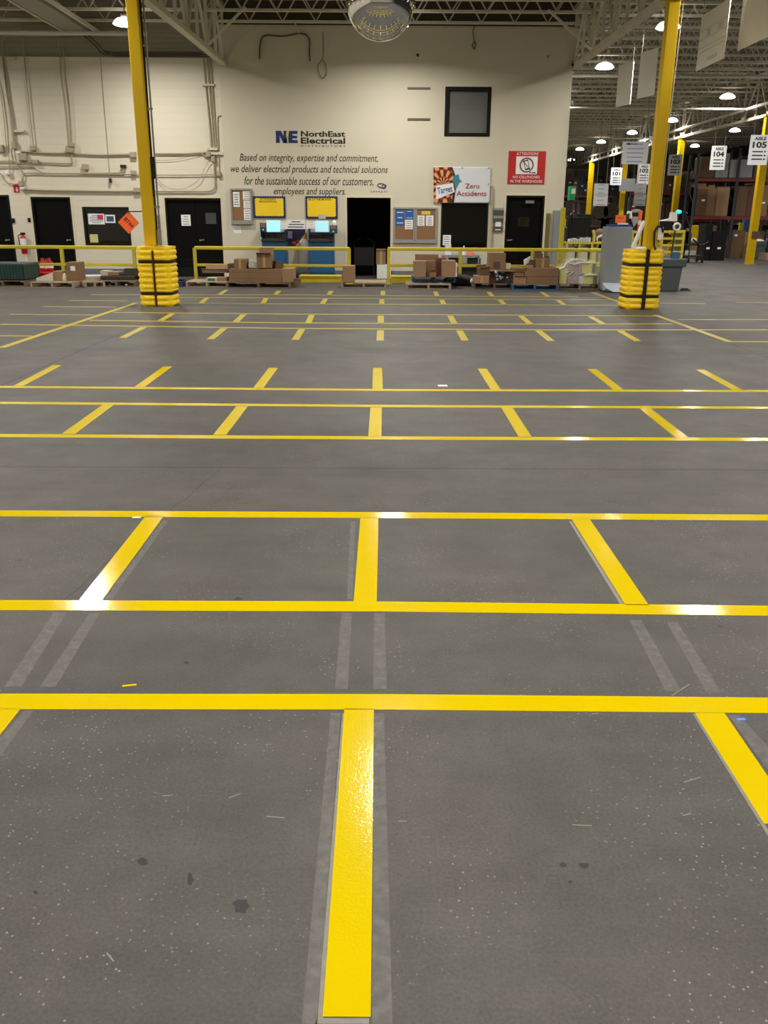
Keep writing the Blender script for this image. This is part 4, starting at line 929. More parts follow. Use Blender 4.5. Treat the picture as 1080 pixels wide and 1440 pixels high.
paper(19, 259.5, 27.5, 271, W, 'red fire extinguisher sign with a white arrow on the left wall', 'wall_sign', mat('sign_red', (186, 34, 34), .45), 'sign', 0)
q = wr(22, 263, 26, 270, W); tt = tag(MB().prism([((q[0]+q[1])/2, W-.005, q[2]), (q[0], W-.005, (q[2]+q[3])/2), (q[0]+.03, W-.005, (q[2]+q[3])/2), (q[0]+.03, W-.005, q[3]), (q[1]-.03, W-.005, q[3]), (q[1]-.03, W-.005, (q[2]+q[3])/2), (q[1], W-.005, (q[2]+q[3])/2)], (0, -.002, 0)).build('arrow', WHT), 'white arrow', 'arrow')
bpy.data.objects.remove(tt)
sg = [o_ for o_ in bpy.data.objects if o_.name.startswith('wall_sign')][0]
MB().prism([((q[0]+q[1])/2, W-.005, q[2]), (q[0], W-.005, (q[2]+q[3])/2), (q[0]+.03, W-.005, (q[2]+q[3])/2), (q[0]+.03, W-.005, q[3]), (q[1]-.03, W-.005, q[3]), (q[1]-.03, W-.005, (q[2]+q[3])/2), (q[1], W-.005, (q[2]+q[3])/2)], (0, -.002, 0)).build('arrow', WHT, sg)
for px, lab in (((16, 307, 21, 313.5), 'black card reader beside the far left door'), ((39.5, 306.5, 43, 312), 'small black card reader beside the second left door')):
    a = wr(*px, W); tag(MB().box(a[0], a[1], W-.03, W-.001, a[2], a[3]).box(a[0]+.01, a[1]-.01, W-.035, W-.03, a[2]+.02, a[3]-.02).build('card_reader', BLK, bevel=.004), lab, 'card reader')
# clock-in rack strip between column and double door
a = wr(219.5, 303, 229, 348, W); t = thing('switch_panel', ((a[0]+a[1])/2, W, a[2]), 'tall narrow panel of switches between the left column and double door', 'switch panel')
MB().box(a[0]+.07, a[1]-.05, W-.03, W-.001, a[2]+.1, a[3]).build('panel_back', GAL, t)
for k in range(4): MB().box(a[0]+.08, a[1]-.08, W-.05, W-.03, a[2]+.35+k*.14, a[2]+.43+k*.14).build('switch', BLK, t)
MB().lathe([(.06, 0), (.07, .1), (.05, .2)], ((a[0]+a[1])/2, W-.08, a[2]+.02), 12).build('lower_box', GAL, t)
# conduits on the block wall
YW_ = W-.05
cds = [([(-8, 100), (0, 127), (6, 170), (9, 210)], .02, 'thin conduit at the extreme left edge of the block wall'),
       ([(107, 49), (60, 50.5), (12, 50.5), (5, 56), (3.5, 66), (8, 110), (13, 150), (18, 190), (20, 203)], .035, 'large bent conduit dropping from the roof at far left'),
       ([(4, 60), (3, 75), (9, 130), (16, 170), (20, 210), (24, 232)], .02, 'thin cable dropping beside the large bent conduit'),
       ([(70, 36), (30, 38), (27, 41), (31, 50), (37, 110), (47, 205)], .02, 'thin conduit dropping from the roof, second from the left'),
       ([(82, 53), (86, 100), (93, 150), (98, 205)], .018, 'left of two close conduits dropping to a junction box'),
       ([(88, 53), (92, 100), (98, 150), (101, 203)], .018, 'right of two close conduits dropping to a junction box'),
       ([(141, 79), (145, 130), (150, 190), (154, 240), (156, 254)], .012, 'faint cream cable running down left of the left column'),
       ([(24, 212), (60, 215), (100, 216), (140, 218), (186, 217)], .03, 'upper level conduit on the block wall left of the column'),
       ([(-8, 227), (20, 227), (24, 232), (30, 228), (50, 228), (98, 230), (101, 226), (101, 214)], .025, 'second level conduit bending up at its right end'),
       ([(-8, 234), (20, 234), (45, 234), (60, 243), (100, 244), (168, 243), (173, 240)], .025, 'third level conduit dipping down from the far left'),
       ([(28, 262), (32, 250), (34, 246), (38, 243.5), (110, 244.5), (196, 245.5)], .022, 'conduit rising beside the red sign then running level'),
       ([(33, 266), (60, 267.5), (110, 268.5), (160, 269), (190, 269)], .035, 'lowest thick level conduit left of the column'),
       ([(24, 233), (32, 245), (32, 256)], .02, 'short conduit dropping to the box above the red sign'),
       ([(0, 243), (6, 253), (14, 258), (28, 258.5)], .018, 'curved cable coming in from the left edge to the red sign'),
       ([(10, 205), (13, 225), (13, 240)], .018, 'short cable hanging to a small black box at far left'),
       ([(218, 216), (260, 216), (285, 214.5), (296, 213.5)], .03, 'upper level conduit right of the left column'),
       ([(283, 215), (288, 220), (297, 222)], .022, 'short branch bending down to the right pipe cluster'),
       ([(216, 246), (260, 246), (300, 245.5), (310, 246)], .018, 'thin level conduit above the double door'),
       ([(218, 269), (260, 269), (292, 269), (300, 266), (302.5, 260), (301, 232), (301, 212)], .028, 'lowest conduit curving up above the double door'),
       ([(220, 250), (232, 262), (246, 266), (262, 264), (280, 252), (290, 232), (298, 222)], .01, 'loose cream cable sagging above the double door'),
       ([(217, 225), (245, 224.5), (285, 216)], .008, 'thin cream wire slanting above the level conduits'),
       ([(286, 74), (289, 120), (295, 180), (297, 214)], .022, 'left vertical conduit of the three in the wall corner'),
       ([(290.5, 74), (294, 120), (299, 180), (301, 214)], .022, 'middle vertical conduit of the three in the wall corner'),
       ([(295, 74), (298, 120), (302, 180), (304, 214)], .022, 'right vertical conduit of the three in the wall corner'),
       ([(313, 162), (308, 163.5), (306, 168), (307, 200), (308.5, 242)], .018, 'short conduit with a bent top at the wall corner'),
       ([(146, 72), (160, 78), (178, 79), (240, 79), (296, 80)], .03, 'pair of dark pipes along the top of the block wall, lower one'),
       ([(118, 50), (134, 64), (146, 75.5), (180, 76.5), (300, 77)], .025, 'pair of dark pipes along the top of the block wall, middle one'),
       ([(122, 48), (138, 62), (150, 72.5), (200, 73), (300, 73.5)], .022, 'pair of dark pipes along the top of the block wall, upper one')]
for i, (pts, r, lab) in enumerate(cds):
    wire(pts, r*.72, YW_-(.03 if i in (2, 14, 19) else 0), lab, (mat('dark_roof_pipe', (84, 78, 64), .5) if i >= len(cds)-3 else CON), 'conduit', 'wall_conduit', 8, 'conduits on the block wall')
boxes = [((44, 205, 51, 212), 'cream junction box at the foot of the second left conduit'), ((97, 201, 105, 207), 'small cream box at the foot of the two close conduits'), ((94, 208, 105, 215), 'cream junction box joining the upper level conduit'),
         ((28, 216, 39, 226), 'large cream junction box near the far left conduits'), ((47.5, 225, 55, 231), 'cream junction box on the second level conduit'), ((117, 231, 125, 239), 'square cream outlet box standing alone on the block wall'),
         ((170.5, 232, 178, 236), 'small dark twin socket left of the column'), ((185, 240, 192, 246), 'small round box left of the column at the third conduit'), ((184, 214, 192, 222), 'cream box beside the column at the upper conduit'),
         ((189, 264, 198, 271), 'cream box beside the column at the lowest conduit'), ((18, 199, 24, 210), 'cream fitting at the foot of the large bent conduit'), ((28, 255, 34, 262), 'small cream box just above the red sign'),
         ((30, 263, 36, 267), 'small white fitting at the right of the red sign'), ((9.5, 240, 15, 246), 'small black and white sensor at far left'), ((290, 213, 297, 221), 'cream box at the left of the corner pipe cluster'),
         ((298, 220, 303, 228), 'cream fitting below the corner pipe cluster'), ((306, 241, 311, 248), 'round cream box at the end of the thin level conduit'), ((154.5, 251, 157.5, 257), 'small grey plug at the end of the faint cream cable'),
         ((-2, 204, 6, 214), 'grey horn speaker cut by the left edge of the frame'), ((25, 213, 31, 217), 'small white coupling on the upper level conduit')]
for px, lab in boxes:
    a = wr(*px, W); dk = ('dark' in lab) or ('grey plug' in lab)
    tag(MB().box(a[0], a[1], W-.11, W-.001, a[2], a[3]).box(a[0]+.015, a[1]-.015, W-.118, W-.11, a[2]+.015, a[3]-.015).build('junction_box', DRK if dk else (CON if 'white' not in lab else WHT), bevel=.006), lab, 'junction box')
for px, lab in (((284, 117.5, 301, 120.5), 'upper strut holding the three corner conduits'), ((290, 207.5, 306, 211), 'dark lower strut across the corner conduits'), ((7, 81, 21, 84), 'dark strut behind the large bent conduit, upper'), ((19, 182.5, 33, 185.5), 'dark strut behind the large bent conduit, lower'), ((296, 214, 316, 217.5), 'short level strut at the wall corner')):
    a = wr(*px, W-.1); tag(MB().box(a[0], min(a[1], XL-.01), W-.09, W-.001, a[2], a[3]).build('pipe_strut', STL), lab, 'bracket', 'struts behind the wall conduits')
# cream pipe jacket at the corner: vertical chase
MB().box(XL-.16, XL-.0, W-.03, W, 0, at(305, 110, W).z).build('trim_90', CREAM, kind='structure')
# orange diamond sign on an arm from the column
o = at(181, 313, 18.2); Y = 18.2
ORG = mat('fluorescent_orange', (255, 112, 50), .5, var=.04, emit=0)
t = thing('aisle_marker', (o.x, Y, o.z), 'orange diamond marker hanging left of the left column on a thin arm', 'sign')
M_ = Matrix.Translation(o) @ Matrix.Rotation(.55, 4, 'Z') @ Matrix.Rotation(math.pi/4+.05, 4, 'Y')
s = .155; MB().box(-s*.95, s*.95, -.002, .002, -s, s, M=M_).build('marker_card', ORG, t)
fr = (o+Matrix.Rotation(.55, 3, 'Z') @ Vector((0, -.004, 0)), (Matrix.Rotation(.55, 3, 'Z') @ Matrix.Rotation(.85, 3, 'Y')) @ Vector((1, 0, 0)), (Matrix.Rotation(.55, 3, 'Z') @ Matrix.Rotation(.85, 3, 'Y')) @ Vector((0, 0, 1)), Matrix.Rotation(.55, 3, 'Z') @ Vector((0, -1, 0)))
mb = MB(); text(mb, 'BT44', -.11, .11, -.035, .04, 0, fr=fr, bold=.03); mb.build('marker_letters', mat('marker_brown', (150, 50, 10), .6), t)
top = at(178, 297.8, Y); end = at(198, 297, YLC)
MB().tube([top, at(184, 297.6, Y), Vector((lx, YLC+.1, end.z))], .012, 6).tube([top, o+Vector((0, 0, .2))], .004, 5).build('arm', BLK, t)
# ---------------------------------------------------------------- guard rails
YR_ = 22.85
def rail(pxs, top, mid, label, posts, ends=(True, True)):
    z1 = at(pxs[0], top, YR_).z; z2 = at(pxs[0], mid, YR_).z; x0 = at(pxs[0], top, YR_).x; x1 = at(pxs[1], top, YR_).x
    t = thing('guard_rail', ((x0+x1)/2, YR_, 0), label, 'guard rail', 'yellow guard rails in front of the wall')
    MB().bar((x0, YR_, z1), (x1, YR_, z1), .085, .085).build('top_rail', YELR, t, .02)
    MB().bar((x0, YR_, z2), (x1, YR_, z2), .07, .07).build('mid_rail', YELR, t, .015)
    for p in posts:
        x = at(p, 370, YR_).x; MB().box(x-.04, x+.04, YR_-.04, YR_+.04, .01, z1).box(x-.09, x+.09, YR_-.09, YR_+.09, 0, .012).build('post', YELR, t)
rail((-40, 191), 346.8, 371, 'yellow guard rail from the left edge to the left column guard', (-38, 88.5, 189.5))
rail((273.5, 492), 348.5, 372.5, 'yellow guard rail in front of the two blue kiosks', (274.8, 382, 491))
rail((545, 852), 350, 373, 'yellow guard rail right of the dark doorway to the warehouse opening', (546.5, 647, 748, 851))
for px0, px1, nm in ((421, 480, 'in front of the right kiosk'), (550, 579, 'right of the dark doorway')):
    x0 = at(px0, 397, 23.4).x; x1 = at(px1, 397, 23.4).x
    quickbox('curb_block', (x0, x1, 23.2, 23.8, 0, .17), mat('curb_yellow', (196, 172, 30), .6, var=.25, vs=8), 'yellow painted curb block on the floor '+nm, 'curb', .01)
# yellow door bollard strip and grey post near wall end
a = wr(785.5, 292, 791.5, 400, 23.3)
t = thing('safety_post', ((a[0]+a[1])/2, 23.3, 0), 'tall thin yellow post at the end of the wall', 'post')
MB().box(a[0], a[1], 23.25, 23.35, .012, a[3]).build('post_shaft', YELR, t, .01); MB().box(a[0]-.06, a[1]+.06, 23.2, 23.4, 0, .012).build('foot_plate', YELR, t)
MB().box(a[1], a[1]+.03, 23.25, 23.33, 1.42, 1.6).build('latch', YELR, t)
quickbox('steel_jamb', (a[1]+.03, a[1]+.23, 25.0, 25.2, 0, at(795, 296, 25).z), GRYL, 'grey steel post between the yellow post and the warehouse opening', 'post')
quickbox('steel_jamb', (a[0]-.12, a[0]-.02, 24.6, 24.7, 0, at(785, 300, 24.6).z), mat('olive_paint', (112, 100, 50), .5), 'dull olive post behind the tall thin yellow post', 'post')

# ---------------------------------------------------------------- pallets and cartons
def pallet(px0, px1, py, label, m=WOOD, d=1.0, h=.13, rz=0, group='pallets along the guard rails', m2=None):
    A = fl(px0, py); B = fl(px1, py); w_ = (B-A).length; c = (A+B)/2; Y0 = c.y
    t = thing('pallet', (c.x, Y0+d/2, 0), label, 'pallet', group)
    def P(o): o.location = (0, 0, 0); return o
    x0, x1 = -w_/2, w_/2; y0, y1 = -d/2, d/2; T = Matrix.Translation((c.x, Y0+d/2, 0))
    mb = MB(); n = 7
    for i in range(n):
        yy = y0+(d-.09)*i/(n-1); mb.box(x0, x1, yy, yy+.09, h-.018, h, M=T)
    mb.build('top_deck', m2 or m, t)
    for i in range(3):
        xx = x0+(w_-.05)*i/2; MB().box(xx, xx+.05, y0, y1, .018, h-.018, M=T).build('stringer', m, t)
    mb = MB()
    for yy in (y0, -.05, y1-.09): mb.box(x0, x1, yy, yy+.09, 0, .018, M=T)
    mb.build('bottom_deck', m, t)
    if rz: t.rotation_euler = (0, 0, rz)
    return t
TAPB = mat('packing_tape', (172, 140, 96), .35, var=.1)
def carton(px, Y, d, label, m=CARD, tape='top', rz=0, z0=None, name='cardboard_box', lab=None, flaps=0, group=None, cat='box'):
    a = wr(*px, Y); z = a[2] if z0 is None else z0
    cx = (a[0]+a[1])/2; hw = (a[1]-a[0])/2; h = a[3]-z
    t = thing(name, (cx, Y+d/2, z), label, cat, group); T = Matrix.Translation((cx, Y+d/2, z))
    MB().box(-hw, hw, -d/2, d/2, 0, h, M=T).build('carton', m, t, .004)
    if tape == 'front': MB().box(-.03, .03, -d/2-.002, -d/2, 0.01, h-.005, M=T).build('packing_tape', TAPB, t)
    elif tape == 'seam': MB().box(-hw+.004, hw-.004, -d/2-.002, -d/2, h*.46, h*.5, M=T).build('seam', CARDD, t)
    elif tape == 'top': MB().box(-hw, hw, -.03, .03, h, h+.002, M=T).build('packing_tape', TAPB, t)
    if lab: MB().box(-hw*.3, hw*.45, -d/2-.003, -d/2, h*.55, h*.8, M=T).build('shipping_label', PAP, t)
    if flaps:
        for q_ in (((-hw, -d/2, h), (hw, -d/2, h), (hw, -d/2-flaps*.8, h+flaps*.35), (-hw, -d/2-flaps*.8, h+flaps*.35)), ((-hw, d/2, h), (hw, d/2, h), (hw*1.02, d/2+flaps*.3, h+flaps), (-hw*1.02, d/2+flaps*.3, h+flaps))):
            o = MB().add([T @ Vector(v) for v in q_], [(0, 1, 2, 3)]).build('flap', m, t); s_ = o.modifiers.new('thickness', 'SOLIDIFY'); s_.thickness = .006
    if rz: t.rotation_euler = (0, 0, rz)
    return t
PH = .13
YF = lambda px, py=405: fl(px, py).y
# --- far left group
Y0 = YF(15, 402)
# dark green crate
a = wr(-30, 373, 35, 398, Y0); t = thing('wire_crate', ((a[0]+a[1])/2, Y0, .08), 'long dark green crate on a pallet at the left edge', 'crate')
GRN = mat('dark_green', (22, 52, 48), .5, var=.2)
mb = MB().box(a[0], a[1], Y0, Y0+.03, .13, a[3]).box(a[0], a[1], Y0+.9, Y0+.93, .13, a[3]).box(a[0], a[0]+.03, Y0, Y0+.93, .13, a[3]).box(a[1]-.03, a[1], Y0, Y0+.93, .13, a[3]).box(a[0], a[1], Y0, Y0+.93, .13, .15); mb.build('crate_walls', GRN, t)
mb = MB()
for i in range(16): x = a[0]+(a[1]-a[0])*i/15; mb.box(x-.012, x+.012, Y0-.015, Y0, .15, a[3])
mb.build('ribs', mat('green_rib', (30, 66, 60), .5), t); MB().box(a[0]-.02, a[1]+.02, Y0-.03, Y0+.96, a[3], a[3]+.04).build('rim', mat('green_rim', (60, 78, 74), .5), t)
pallet(-30, 38, 402.5, 'pallet under the dark green crate at the left edge', WOODD)
# red machine and red canisters
Y1 = YF(45, 397)
a = wr(38, 374, 48, 394, Y1)
t = thing('red_case', ((a[0]+a[1])/2, Y1+.2, .0), 'tall red metal case standing beside the dark green crate', 'case')
T = Matrix.Translation(((a[0]+a[1])/2, Y1+.25, .0)); hw = (a[1]-a[0])/2
MB().box(-hw, hw, -.2, .2, .06, a[3], M=T).build('case_body', RED, t, .03); MB().box(-.02, hw-.02, -.205, -.2, a[3]-.3, a[3]-.22, M=T).build('label', PAP, t)
MB().box(-hw-.02, hw+.08, -.3, .2, 0, .06, M=T).build('base', mat('pinkish_tray', (150, 110, 100), .6), t)
for k, (px, h, lab) in enumerate([(52.5, .30, 'left'), (57.5, .28, 'middle'), (62, .3, 'right')]):
    q = fl(px, 396); t = thing('red_canister', (q.x, q.y+.5, 0.13), 'small red canister with white label among three, %s one' % lab, 'canister', 'red canisters on the left pallet')
    MB().lathe([(.09, 0), (.095, .02), (.095, h*.8), (.04, h*.95), (.04, h+.04)], (q.x, q.y+.5, .22), 16).build('canister_body', RED, t); MB().lathe([(.097, h*.3), (.097, h*.65)], (q.x, q.y+.5, .22), 16).build('label', PAP, t)
q = fl(57, 397); tag(MB().box(q.x-.3, q.x+.3, q.y+.3, q.y+.75, .135, .22).build('red_tray', RED, bevel=.01), 'low red tray holding the red canisters', 'tray')
pallet(42, 105, 405, 'light wooden pallet with a white sheet at far left')
a = at(52, 392, 21.4); b = at(75, 388, 21.4)
mb = MB(); mb.prism([(a.x, 21.35, PH), (b.x, 21.35, PH), (b.x, 21.35, PH+.19), (a.x, 21.35, PH+.06)], (0, .7, 0)); tag(mb.build('wrapped_sheet', mat('pale_wrap', (206, 196, 182), .5, bump=.5, bs=6)), 'pale wrapped slab sloping on the far left wooden pallet', 'slab')
carton((75, 381.5, 88, 396.5), 21.4, .4, 'small brown box on the far left wooden pallet, left of two', CARD2, 'top', z0=PH)
carton((93.5, 369, 111, 395.5), 21.35, .45, 'tall brown box on the far left wooden pallet, right of two', CARD, 'top', z0=PH, lab=True)
tag(MB().lathe([(.06, 0), (.07, .05), (.05, .14), (.0001, .18)], (at(90.5, 394, 21.4).x, 21.45, PH), 12).build('paper_cup', mat('pale_cup', (220, 200, 170), .6)), 'small pale cup between the two boxes on the far left pallet', 'cup')
pallet(104, 133, 404.5, 'light wooden pallet turned at an angle, right of the tall box', rz=.5, d=1.0)
q = fl(122, 400); tag(MB().box(-.45, .45, -.35, .35, 0, .06, M=Matrix.Translation((q.x+.05, q.y+.45, PH)) @ Matrix.Rotation(.5, 4, 'Z')).build('foam_sheet', mat('foam', (196, 196, 190), .6, var=.1)), 'pale sheet lying on the angled pallet', 'sheet')
# pallet left of column
pallet(135, 192, 403, 'dark worn pallet left of the left column guard', WOODD)
carton((152, 382.5, 167, 391.5), 21.9, .4, 'small brown box on the dark pallet left of the column', CARD2, 'top', z0=PH+.1)
q = at(148, 388, 22.0); tag(MB().box(q.x-.11, q.x+.11, 22.0, 22.3, PH, q.z+.12).build('white_carton', mat('white_carton', (196, 190, 180), .7, var=.15)), 'small white carton left of the little brown box', 'box')
mb = MB(); q = at(168, 392, 21.8)
mb.box(at(143, 392, 21.8).x, at(190, 392, 21.8).x, 21.7, 22.3, PH, PH+.09); tag(mb.build('timber_bundle', mat('dark_bundle', (58, 50, 42), .8, var=.3)), 'dark flat bundle on the pallet left of the column', 'bundle')
mb = MB()
for k in range(7):
    A = at(170+k*2.4, 388-random.uniform(0, 4), 21.9+.05*k); B = at(176+k*2.2, 378+random.uniform(0, 9), 22.2); mb.tube([A, (A+B)/2+Vector((0, 0, .05)), B], .025, 6)
mb.box(q.x+.1, q.x+.7, 21.9, 22.2, PH+.09, PH+.26); tag(mb.build('scrap_metal', mat('scrap_dark', (66, 64, 50), .5, .4, var=.4)), 'heap of dark metal parts beside the left column guard', 'scrap heap')
for px, py, lab in ((154, 401.5, 'left'), (178, 402, 'right')):
    q = fl(px, py); tag(MB().sphere((q.x, q.y-.0, .022), .025, 8, sc=(1.4, 1, .8)).build('crumpled_paper', PAP), 'tiny pale crumb of litter in front of the dark pallet, %s one' % lab, 'litter')
# blue crate right of column + pallet with light top
a = wr(243.5, 395, 257.5, 404.5, 21.5); tag(MB().box(a[0], a[1], 21.5, 22.0, 0, a[3]).box(a[0]-.01, a[1]+.01, 21.49, 22.01, a[3]-.03, a[3]).build('blue_crate', mat('crate_blue', (24, 46, 96), .5, var=.2), bevel=.01), 'small dark blue crate on the floor right of the left column guard', 'crate')
pallet(261, 321, 404, 'pale pallet with a board top right of the small blue crate', m2=mat('plain_board', (178, 156, 130), .7))
carton((284.5, 380, 321, 391), 22.0, .5, 'open shallow dark box on the pale pallet', mat('carton_taupe', (150, 122, 98), .8), None, z0=PH+.17, flaps=.1)
carton((290, 390.5, 305, 397), 21.6, .35, 'flat box with a green print on the pale pallet', mat('carton_pale', (190, 186, 160), .7), None, z0=PH)
q = wr(292, 391.5, 302, 396, 21.59); tag(MB().box(q[0], q[1], 21.585, 21.598, q[2], q[3]).build('green_label', mat('label_green', (40, 110, 70), .6)), 'green printed label on the flat box', 'label')
carton((305, 390, 319, 397), 21.6, .35, 'small tan carton on the pale pallet, right of the green print', CARD2, None, z0=PH)
# --- big carton pallet
pallet(318, 409, 405, 'brown pallet under the stack of long boxes before the left kiosk', WOODD, d=1.1)
carton((322, 386.5, 396, 397), 21.4, .9, 'long low brown box at the bottom of the stack by the left kiosk', CARD, 'seam', z0=PH)
carton((322, 378.5, 396.5, 387), 21.42, .85, 'long low brown box lying on top of the bottom long box', CARD, 'seam')
carton((396.5, 378, 411.5, 397), 21.4, .8, 'upright brown box at the right end of the long boxes', CARD2, 'top', z0=PH)
carton((320, 371, 330.5, 379.5), 21.7, .5, 'brown box at the left end on top of the long boxes', CARDD, 'top')
carton((329, 364.5, 345.5, 379), 21.5, .5, 'square brown box on top of the long boxes, second from left', CARD, 'front')
t_ = carton((347, 367, 359, 376), 21.6, .3, 'tilted white printed box on top of the long boxes', mat('white_print_box', (190, 190, 184), .7, var=.1), None, lab=False); t_.rotation_euler = (0, .25, .2)
carton((361, 358, 381.5, 377), 21.5, .5, 'larger open brown box on top of the long boxes', CARD, 'front', flaps=.14)
t_ = carton((382, 368, 393, 379), 21.6, .4, 'small brown box leaning beside the larger open box', CARDD, 'top'); t_.rotation_euler = (0, .2, .4)
q = at(414, 399, 21.5); tag(MB().box(q.x-.16, q.x+.1, 21.5, 22.1, 0, .14).box(q.x-.04, q.x+.14, 21.6, 21.8, .14, .2).build('timber_offcut', WOODD), 'dark timber offcuts at the right end of the brown pallet', 'timber')
# --- box on pale pallet before the doorway
pallet(480, 543, 405, 'pale pallet in front of the dark doorway', m2=mat('plain_board', (190, 172, 146), .7))
carton((482, 374, 498.5, 399), 21.45, .5, 'tall brown box standing on the pale pallet before the doorway', CARD2, 'top', z0=PH)
# boxes in the doorway
carton((530, 372.5, 548, 389), 24.9, .4, 'white box standing in the right side of the doorway', mat('white_box2', (216, 218, 210), .6), None, z0=.0, lab=False)
carton((529, 352, 542.5, 372), 24.95, .35, 'brown box standing on the white box in the doorway', CARD, 'front', flaps=.03)
a = wr(530.5, 377, 533, 379.5, 24.88); 
mb = MB(); q = at(512, 380, WC+.9)
for sx in (-.28, .28):
    mb.tube([(q.x+sx, WC+.9, 0), (q.x+sx, WC+.9, .95), (q.x+sx*.4, WC+.9, 1.05)], .02, 6)
mb.box(q.x-.28, q.x+.28, WC+.85, WC+1.1, .3, .8); tag(mb.build('hand_cart', mat('dark_cart', (24, 18, 16), .7)), 'dark cart barely visible inside the dark doorway', 'cart')
# --- blue/white pallet stack
pallet(571, 634, 407, 'pale pallet under the blue pallet right of the doorway', WOOD, h=.12)
a0 = fl(580, 405); a1 = fl(640, 405)
t = pallet(580, 640, 404.5, 'blue painted pallet stacked on the pale pallet', BLUEP, h=.14, m2=mat('grey_boards', (120, 112, 104), .8, var=.2)); t.location.z = .12
PZ = .265
carton((584.5, 358, 616.5, 372), 22.0, .5, 'wide brown box at the back of the blue pallet, highest', CARD, 'top', z0=PZ)
carton((581.5, 367, 599, 391), 21.5, .45, 'tall brown box at the left front of the blue pallet', CARD2, 'top', z0=PZ)
carton((599, 367, 612.5, 380), 21.75, .4, 'brown box behind the small open box on the blue pallet', CARD, 'top', z0=PZ)
carton((604, 380.5, 613.5, 391), 21.45, .3, 'small open box at the front of the blue pallet', CARD, None, z0=PZ, flaps=.07)
carton((615.5, 363, 628, 390), 21.9, .3, 'reddish brown box behind the right tall box', mat('card_red', (110, 56, 40), .8), 'top', z0=PZ)
carton((622, 366.5, 640.5, 391), 21.45, .45, 'tall brown box at the right front of the blue pallet', CARD2, 'top', z0=PZ)
t_ = carton((640, 370, 643, 390), 21.6, .3, 'thin white box edge leaning at the right of the blue pallet', PAP, None, z0=PZ)
# dark bundle
mb = MB(); q = fl(655, 403)
t = thing('strapping_bundle', (q.x, q.y+.3, 0), 'dark crumpled bundle of wrap and rolls on the floor between two pallets', 'bundle')
mb.sphere((q.x-.1, q.y+.35, .14), .34, 14, sc=(1, .6, .42)).sphere((q.x+.2, q.y+.2, .11), .22, 12, sc=(1.2, .7, .5)).sphere((q.x-.32, q.y+.3, .12), .2, 10, sc=(1.2, .8, .6)).tube([(q.x-.45, q.y+.1, .3), (q.x, q.y+.05, .2), (q.x+.4, q.y+.0, .08)], .07, 8); mb.build('wrap', mat('dark_wrap', (62, 54, 48), .6, bump=1, bs=8, var=.5), t)
MB().lathe([(.05, -.06), (.12, -.06), (.12, .06), (.05, .06)], (at(665, 402, q.y).x, q.y+.02, .12), 16, M=Matrix.Rotation(1.2, 4, 'X')).build('roll', mat('black_roll', (20, 18, 18), .4), t)
MB().lathe([(.05, -.065), (.075, -.065), (.075, .065), (.05, .065)], (at(665, 402, q.y).x, q.y+.015, .12), 16, M=Matrix.Rotation(1.2, 4, 'X')).build('roll_core', PAP, t)
# small table with things, under the office window
Y = 24.3; a = wr(623, 359, 675, 362, Y)
t = thing('side_table', ((a[0]+a[1])/2, Y+.3, 0), 'grey table under the office window behind the rail', 'table')
MB().box(a[0], a[1], Y, Y+.7, a[3]-.04, a[3]).build('tabletop', GRYL, t, .004)
for x in (a[0]+.03, a[1]-.03):
    for y in (Y+.03, Y+.67): MB().box(x-.02, x+.02, y-.02, y+.02, 0, a[3]-.04).build('leg', GRYL, t)
MB().box(a[0]+.02, a[1]-.02, Y+.02, Y+.68, .35, .38).build('lower_shelf', GRYL, t)
ZTb = a[3]
q = at(630, 359, Y+.2); tag(MB().box(q.x-.08, q.x+.08, Y+.2, Y+.28, ZTb, ZTb+.28).build('white_holder', WHT, bevel=.005), 'white upright holder on the left end of the grey table', 'holder')
q = at(652, 359, Y+.2); tag(MB().lathe([(.05, 0), (.05, .12), (.02, .17), (.02, .24)], (q.x, Y+.2, ZTb), 14).build('spray_bottle', WHT), 'white bottle standing on the grey table near the rail post', 'bottle')
q = at(661.5, 359, Y+.2); tag(MB().sphere((q.x, Y+.2, ZTb), .11, 14, z0=0, sc=(1, 1, .9)).build('red_hat', mat('coral_red', (214, 96, 84), .5)), 'coral red hat lying on the grey table', 'hat')
q = at(653, 385, Y-.3); tag(MB().box(q.x-.36, q.x+.4, 23.5, 24.0, 0, .42).box(q.x-.38, q.x+.42, 23.48, 24.02, .42, .46).build('plastic_tote', mat('dark_tote', (34, 38, 36), .5), bevel=.01), 'dark storage tote on the floor below the grey table', 'tote')
for k, px in enumerate((640, 667)):
    q = at(px, 366, Y+.2); tag(MB().box(q.x-.17, q.x+.17, Y+.15, Y+.55, .38, .38+.2).build('dark_bin', mat('dark_bin', (40, 42, 48), .5), bevel=.01), 'dark bin on the lower shelf of the grey table, %s one' % ('left', 'right')[k], 'bin')
# --- P7
pallet(666, 724, 406, 'wooden pallet right of the dark crumpled bundle', WOODD)
carton((667, 388, 688, 400.5), 21.4, .45, 'low tan box at the left of the pallet beside the dark bundle', CARD2, 'front', z0=PH)
t_ = carton((674.5, 376.5, 689, 388), 21.5, .4, 'tilted brown box on top of the low tan box', CARDD, None, flaps=.05); t_.rotation_euler = (0, -.12, .1)
carton((689, 380, 722, 400.5), 21.6, .6, 'dark open box full of parts in the middle of the pallet', mat('card_deep_brown', (84, 60, 48), .85), None, z0=PH)  # deep brown board, also used among the rack cartons
t = thing('bagged_parts', (at(703, 395, 21.45).x, 21.45, PH), 'clear plastic bag of dark and silver parts in front of the dark open box', 'bag')
mb = MB(); q = at(704, 392, 21.45)
for k in range(16): mb.sphere((q.x+random.uniform(-.17, .17), 21.5+random.uniform(-.05, .05), PH+.05+random.uniform(0, .24)), random.uniform(.03, .055), 8, mi=k % 2)
mb.build('silver_parts', [mat('silver_parts', (170, 170, 172), .3, .5, var=.3), DRK], t)
